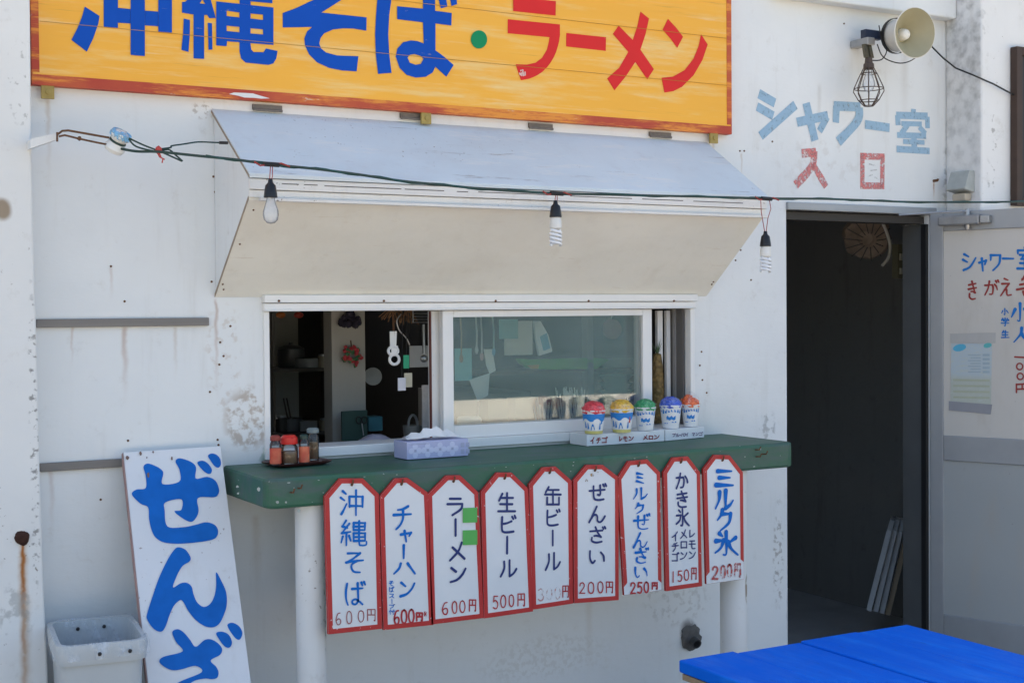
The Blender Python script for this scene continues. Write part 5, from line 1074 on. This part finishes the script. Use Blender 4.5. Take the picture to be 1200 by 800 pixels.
o = thing('kitchen_shelf', 'dark wooden shelf with two boards at the left of the kitchen', 'shelf', (1.65, 1.0, .1)); SH = simple('dark_shelf_wood', (.07, .06, .05), .7)
for v in (432, 507):
    m = MB(); ub(m, 312, 392, v, v+3.5, .95, 1.25); m.build('board', SH, o)
m = MB(); ub(m, 314, 322, 350, 900, 1.0, 1.05); ub(m, 384, 392, 350, 900, 1.0, 1.05); m.build('upright', SH, o)
m = MB(); ub(m, 325, 352, 350, 900, 1.3, 1.35); m.build('back_board', simple('pale_back_board', (.3, .29, .26), .7), o)
POTD = simple('dull_pot', (.08, .08, .08), .4, .4); POTL = simple('pale_pot', (.3, .3, .3), .5)
def pot(label, u, v, y, r, h, mat, lid=True):
    c_ = P(u, v, y); o = thing('cooking_pot', label, 'pot', c_, 'pots on the kitchen shelf'); MB().lathe(c_, [(.0001, 0), (r*.9, 0), (r, h*.1), (r, h), (r*1.05, h*1.02), (r*.95, h), (.0001, h*.97)], 20).build('body', mat, o)
    if lid: MB().lathe(c_, [(r*1.02, h*1.03), (r*.6, h*1.18), (r*.15, h*1.22), (r*.15, h*1.35), (.0001, h*1.36)], 20).build('lid', mat, o)
pot('dark lidded pot on the upper kitchen shelf', 341, 431, 1.1, .05, .07, POTD); pot('shallow pale bowl on the upper kitchen shelf', 362, 431, 1.05, .055, .035, POTL, False); pot('pot with chopsticks on the lower kitchen shelf', 340, 506, 1.05, .045, .05, POTD, False)
m = MB(); 
for dx in (0, .012): a = P(338, 495, 1.05)+Vector((dx, 0, 0)); m.tube([a, a+Vector((-.018, 0, .09))], .003, 5)
tag(m.build('chopsticks', simple('dark_wood_sticks', (.06, .04, .03), .6), loc=P(338, 495, 1.05)), 'pair of dark chopsticks standing in the shelf pot', 'chopsticks')
px_box('small_box', 'small grey box on the lower kitchen shelf', 'box', 352, 372, 493, 506, 1.0, 1.06, simple('grey_card', (.2, .2, .19), .7))
PAPW = simple('white_cord', (.75, .75, .72), .7); JARD = simple('dark_glass_jar', (.05, .045, .04), .2); JART = simple('tin_jar', (.3, .27, .2), .4, .3)
for u, v, y_, r_, h_, lab, mt in ((330, 506, 1.02, .02, .06, 'dark jar leftmost on the lower kitchen shelf', JARD), (380, 506, 1.0, .018, .05, 'short tin jar at the right end of the lower kitchen shelf', JART), (378, 431, 1.0, .018, .05, 'small tin jar at the right end of the upper kitchen shelf', JART)):
    c_ = P(u, v, y_); o = thing('storage_jar', lab, 'jar', c_, 'jars on the kitchen shelf'); MB().lathe(c_, [(.0001, 0), (r_, .002), (r_, h_*.8), (r_*.8, h_*.88), (.0001, h_*.88)], 16).build('body', mt, o); MB().lathe(c_, [(r_*.85, h_*.88), (r_*.85, h_), (.0001, h_*1.01)], 16).build('lid', STEEL, o)
for u, lab, col in ((329, 'orange ladle head hanging at the top left of the kitchen', (.5, .16, .04)), (350, 'red ladle head hanging beside the orange one', (.45, .06, .04))):
    c_ = P(u, 369, .8); o = thing('hanging_ladle', lab, 'ladle', c_, 'ladles hanging in the kitchen'); MB().ball(c_, (.018, .012, .011), 12, 8, .05).build('head', simple('ladle_'+lab.split()[0], col, .4), o); MB().tube([c_, c_+Vector((0, 0, .12))], .003, 6).build('handle', STEEL, o)
c_ = P(437, 441, .9); tag(MB().lathe(c_, [(.0001, .004), (.02, .004), (.032, .0), (.033, .003), (.0001, .008)], 20, (-.3, -1, .2)).build('plate', simple('pale_plate', (.6, .6, .6), .3), loc=c_), 'small pale plate standing in the dark beside the kitchen post', 'plate')
c_ = P(716, 386, .55); o = thing('hanging_pan', 'pinkish pan hanging on a white cord behind the right of the glass', 'pan', c_); MB().lathe(c_, [(.0001, 0), (.03, .002), (.038, .014), (.036, .014), (.0001, .004)], 20, (-.3, -1, .1)).build('body', simple('pink_enamel', (.5, .2, .18), .4), o); MB().tube([c_+Vector((0, 0, .035)), P(718, 366, .55)], .002, 5).build('cord', PAPW, o)
BW = simple('pale_teal_bowl', (.45, .6, .6), .4)
for k, lab in enumerate(('lowest pale bowl of the stack behind the right of the glass', 'middle pale bowl of the stack behind the right of the glass', 'top pale bowl of the stack behind the right of the glass')):
    c_ = P(722, 470, .5)+Vector((0, 0, .028*k)); o = tag(MB().lathe(c_, [(.0001, 0), (.03, .001), (.062, .04), (.065, .041), (.06, .038), (.0001, .008)], 22).build('bowl', BW, loc=c_), lab, 'bowl', 'stacked bowls behind the glass')
px_box('bowl_shelf', 'narrow shelf carrying the stacked bowls behind the glass', 'shelf', 700, 750, 470, 473, .4, .62, SH, None, 0)
px_box('pale_tray', 'pale tray standing on the inner shelf at its right end', 'tray', 706, 744, 420, 433, .62, .64, simple('pale_tray_plastic', (.5, .52, .48), .5), None, .001)
# behind the glass
PAP = simple('white_paper', (.82, .83, .8), .7, 0, .08); TEALP = simple('teal_paper', (.26, .56, .58), .7); 
px_box('pinned_sheet', 'large white sheet pinned up behind the glass pane', 'paper', 591, 624, 376, 416, .5, .502, PAP, 'papers pinned behind the glass', 0)
px_box('pinned_sheet', 'teal sheet pinned up at the top behind the glass pane', 'paper', 585, 607, 374, 397, .48, .482, TEALP, 'papers pinned behind the glass', 0)
px_box('pinned_sheet', 'tall teal sheet at the left behind the glass pane', 'paper', 533, 553, 408, 446, .4, .402, TEALP, 'papers pinned behind the glass', 0)
m = MB(); m.prism([P(u, v, .42) for u, v in ((567, 409), (577, 409), (581, 434), (574, 438), (570, 428))], (0, .002, 0)); tag(m.build('pinned_sheet', PAP, loc=P(567, 409, .42)), 'torn narrow white sheet behind the left of the glass', 'paper', 'papers pinned behind the glass')
m = MB(); m.prism([P(u, v, .4) for u, v in ((550, 445), (574, 437), (572, 463), (560, 470))], (0, .002, 0)); tag(m.build('pinned_sheet', PAP, loc=P(560, 470, .4)), 'slanted white sheet above the canister behind the glass', 'paper', 'papers pinned behind the glass')
m = MB(); lp_ = [(626, 376), (634, 376), (643, 392), (648, 412), (632, 417), (628, 398)]; m.prism([P(u, v, .3) for u, v in lp_], (0, .012, 0)); o = tag(m.build('snack_bag', simple('white_bag_film', (.68, .7, .7), .35), loc=P(632, 417, .3), bevel=.003), 'white bag with a blue and yellow print hanging behind the glass', 'bag')
m = MB(); m.prism([P(u, v, .298) for u, v in ((633, 394), (641, 390), (645, 408), (637, 411))], (0, .001, 0)); m.build('print', simple('bag_blue_print', (.1, .35, .5), .5), o)
for k, (u, v1_, lab) in enumerate(((539, 420, 'tan strap hanging leftmost behind the glass'), (557, 410, 'white strap tied in a loop behind the glass'), (563, 418, 'strap with a pink end behind the glass'), (577, 412, 'strap with a blue end behind the glass'))):
    a, b = P(u, 366, .26), P(u+1.5, v1_, .26); o = thing('hanging_strap', lab, 'strap', b, 'straps hanging behind the glass'); MB().tube([a, (a+b)/2+Vector((.003, 0, 0)), b], .0028, 6).build('cord', simple('strap_'+['tan', 'white', 'pale', 'grey'][k], [(.4, .28, .15), (.6, .6, .58), (.55, .5, .5), (.4, .5, .5)][k], .7), o)
    MB().ball(b, (.007, .005, .014), 8, 6).build('end_piece', simple('strap_end_'+['tan', 'white', 'pink', 'blue'][k], [(.4, .28, .15), (.6, .6, .58), (.6, .35, .35), (.15, .35, .5)][k], .6), o)
o = thing('inner_shelf', 'brown shelf board across the room behind the glass', 'shelf', P(660, 436, .75)); m = MB(); ub(m, 560, 740, 433, 437, .6, .85); m.build('board', simple('brown_shelf', (.16, .1, .06), .7), o); m = MB(); ub(m, 570, 575, 437, 900, .62, .66); ub(m, 690, 697, 340, 900, .58, .62); m.build('upright', simple('grey_pole', (.3, .29, .28), .6), o)
o = thing('banana_leaf', 'long green banana leaf with a yellow tip lying on the inner shelf', 'leaf', P(660, 432, .6)); LF = simple('leaf_green', (.14, .5, .06), .5, 0, .3, 30, stretch=(.2, 1, 5)); m = MB(); m.prism([P(u, v, .58) for u, v in ((608, 420), (625, 421), (700, 419), (715, 421), (700, 432), (640, 433), (620, 431), (612, 426))], (0, .03, 0)); m.build('blade', LF, o, bevel=.004)
m = MB(); m.prism([P(u, v, .578) for u, v in ((618, 428), (632, 427), (631, 432), (622, 432))], (0, .002, 0)); m.build('yellow_tip', simple('leaf_yellow', (.6, .4, .05), .5), o)
CHO = simple('disposable_chopstick', (.85, .82, .72), .7, 0, .15); 
for u, lab, n_, hh in ((638, 'left jar of chopsticks behind the glass, shorter and sparser', 14, .085), (664, 'taller middle bunch of pale chopsticks behind the glass', 22, .12), (678, 'right bunch of chopsticks behind the glass, leaning outward', 20, .115)):
    c_ = P(u, 492, .125+.03*(u == 638)); c_.z = 1.1065; o = thing('chopstick_jar', lab, 'chopsticks', c_, 'jars of chopsticks behind the glass'); MB().lathe(c_, [(.0001, 0), (.02, 0), (.022, .06), (.02, .06), (.019, .004)], 16).build('jar', simple('tan_jar', (.36, .28, .17), .6), o); m = MB()
    for i in range(n_): t = random.uniform(0, 6.28); r = random.uniform(0, .014); a = c_+Vector((r*cos(t), r*sin(t), .01)); m.tube([a, a+Vector((1.2*r*cos(t)+random.uniform(-.016, .016), r*sin(t), .06+hh*random.uniform(.75, 1.1)))], .0022, 5)
    m.build('chopsticks', CHO, o)
c_ = P(550, 503, .2); c_.z = 1.1065; o = thing('canister', 'white lidded canister behind the lower left of the glass', 'canister', c_); MB().lathe(c_, [(.0001, 0), (.036, 0), (.038, .005), (.038, .085), (.0001, .086)], 22).build('body', simple('white_canister', (.62, .6, .55), .5), o); MB().lathe(c_, [(.0395, .086), (.04, .1), (.034, .108), (.0001, .11)], 22).build('lid', simple('pale_blue_lid', (.45, .58, .6), .4), o)
CARD = simple('brown_cardboard', (.5, .36, .2), .8, 0, .1)
for u0_, u1_, v0_, lab in ((572, 596, 468, 'small brown carton beside the canister behind the glass'), (604, 632, 466, 'middle brown carton behind the glass'), (690, 718, 478, 'low brown carton behind the red ice sample')):
    px_box('carton', lab, 'box', u0_, u1_, v0_, 503, .27, .33, CARD, 'cartons behind the glass')
px_box('wall_cupboard', 'dull grey cupboard on the kitchen back wall behind the glass', 'cupboard', 690, 790, 330, 470, 1.4, 1.8, simple('grey_cupboard', (.22, .25, .25), .6))
px_box('back_counter', 'pale counter unit along the kitchen back wall', 'cupboard', 560, 720, 458, 700, 1.6, 2.2, simple('pale_unit', (.3, .3, .29), .6))
# pineapple
c_ = P(770.5, 462, .085); c_.z = 1.168; o = thing('pineapple', 'small pineapple standing between the sash and the jamb', 'pineapple', c_)
c_.y = .085; PA = N('pineapple_skin'); vx = PA.n('ShaderNodeTexVoronoi'); vx.inputs['Scale'].default_value = 90; PA.l(PA.pos(), vx.inputs['Vector']); PA = (PA.bump(vx.outputs[0], 1., .006), PA.done(PA.mix(vx.outputs[0], (.3, .2, .07), (.12, .08, .03)), .7))[1]
MB().lathe(c_, [(.0001, .0), (.017, .004), (.021, .05), (.021, .13), (.018, .2), (.013, .235), (.0001, .24)], 18).build('fruit', PA, o); m = MB()
for k in range(12): t = k*2.4; m.prism([c_+Vector((.004*cos(t+1.5), .004*sin(t+1.5), .235)), c_+Vector((-.004*cos(t+1.5), -.004*sin(t+1.5), .235)), c_+Vector((.022*cos(t), .016*sin(t), .262+.012*(k % 3)))], (.0008, .0008, 0))
m.build('crown', simple('spiky_leaf', (.09, .14, .07), .6), o)
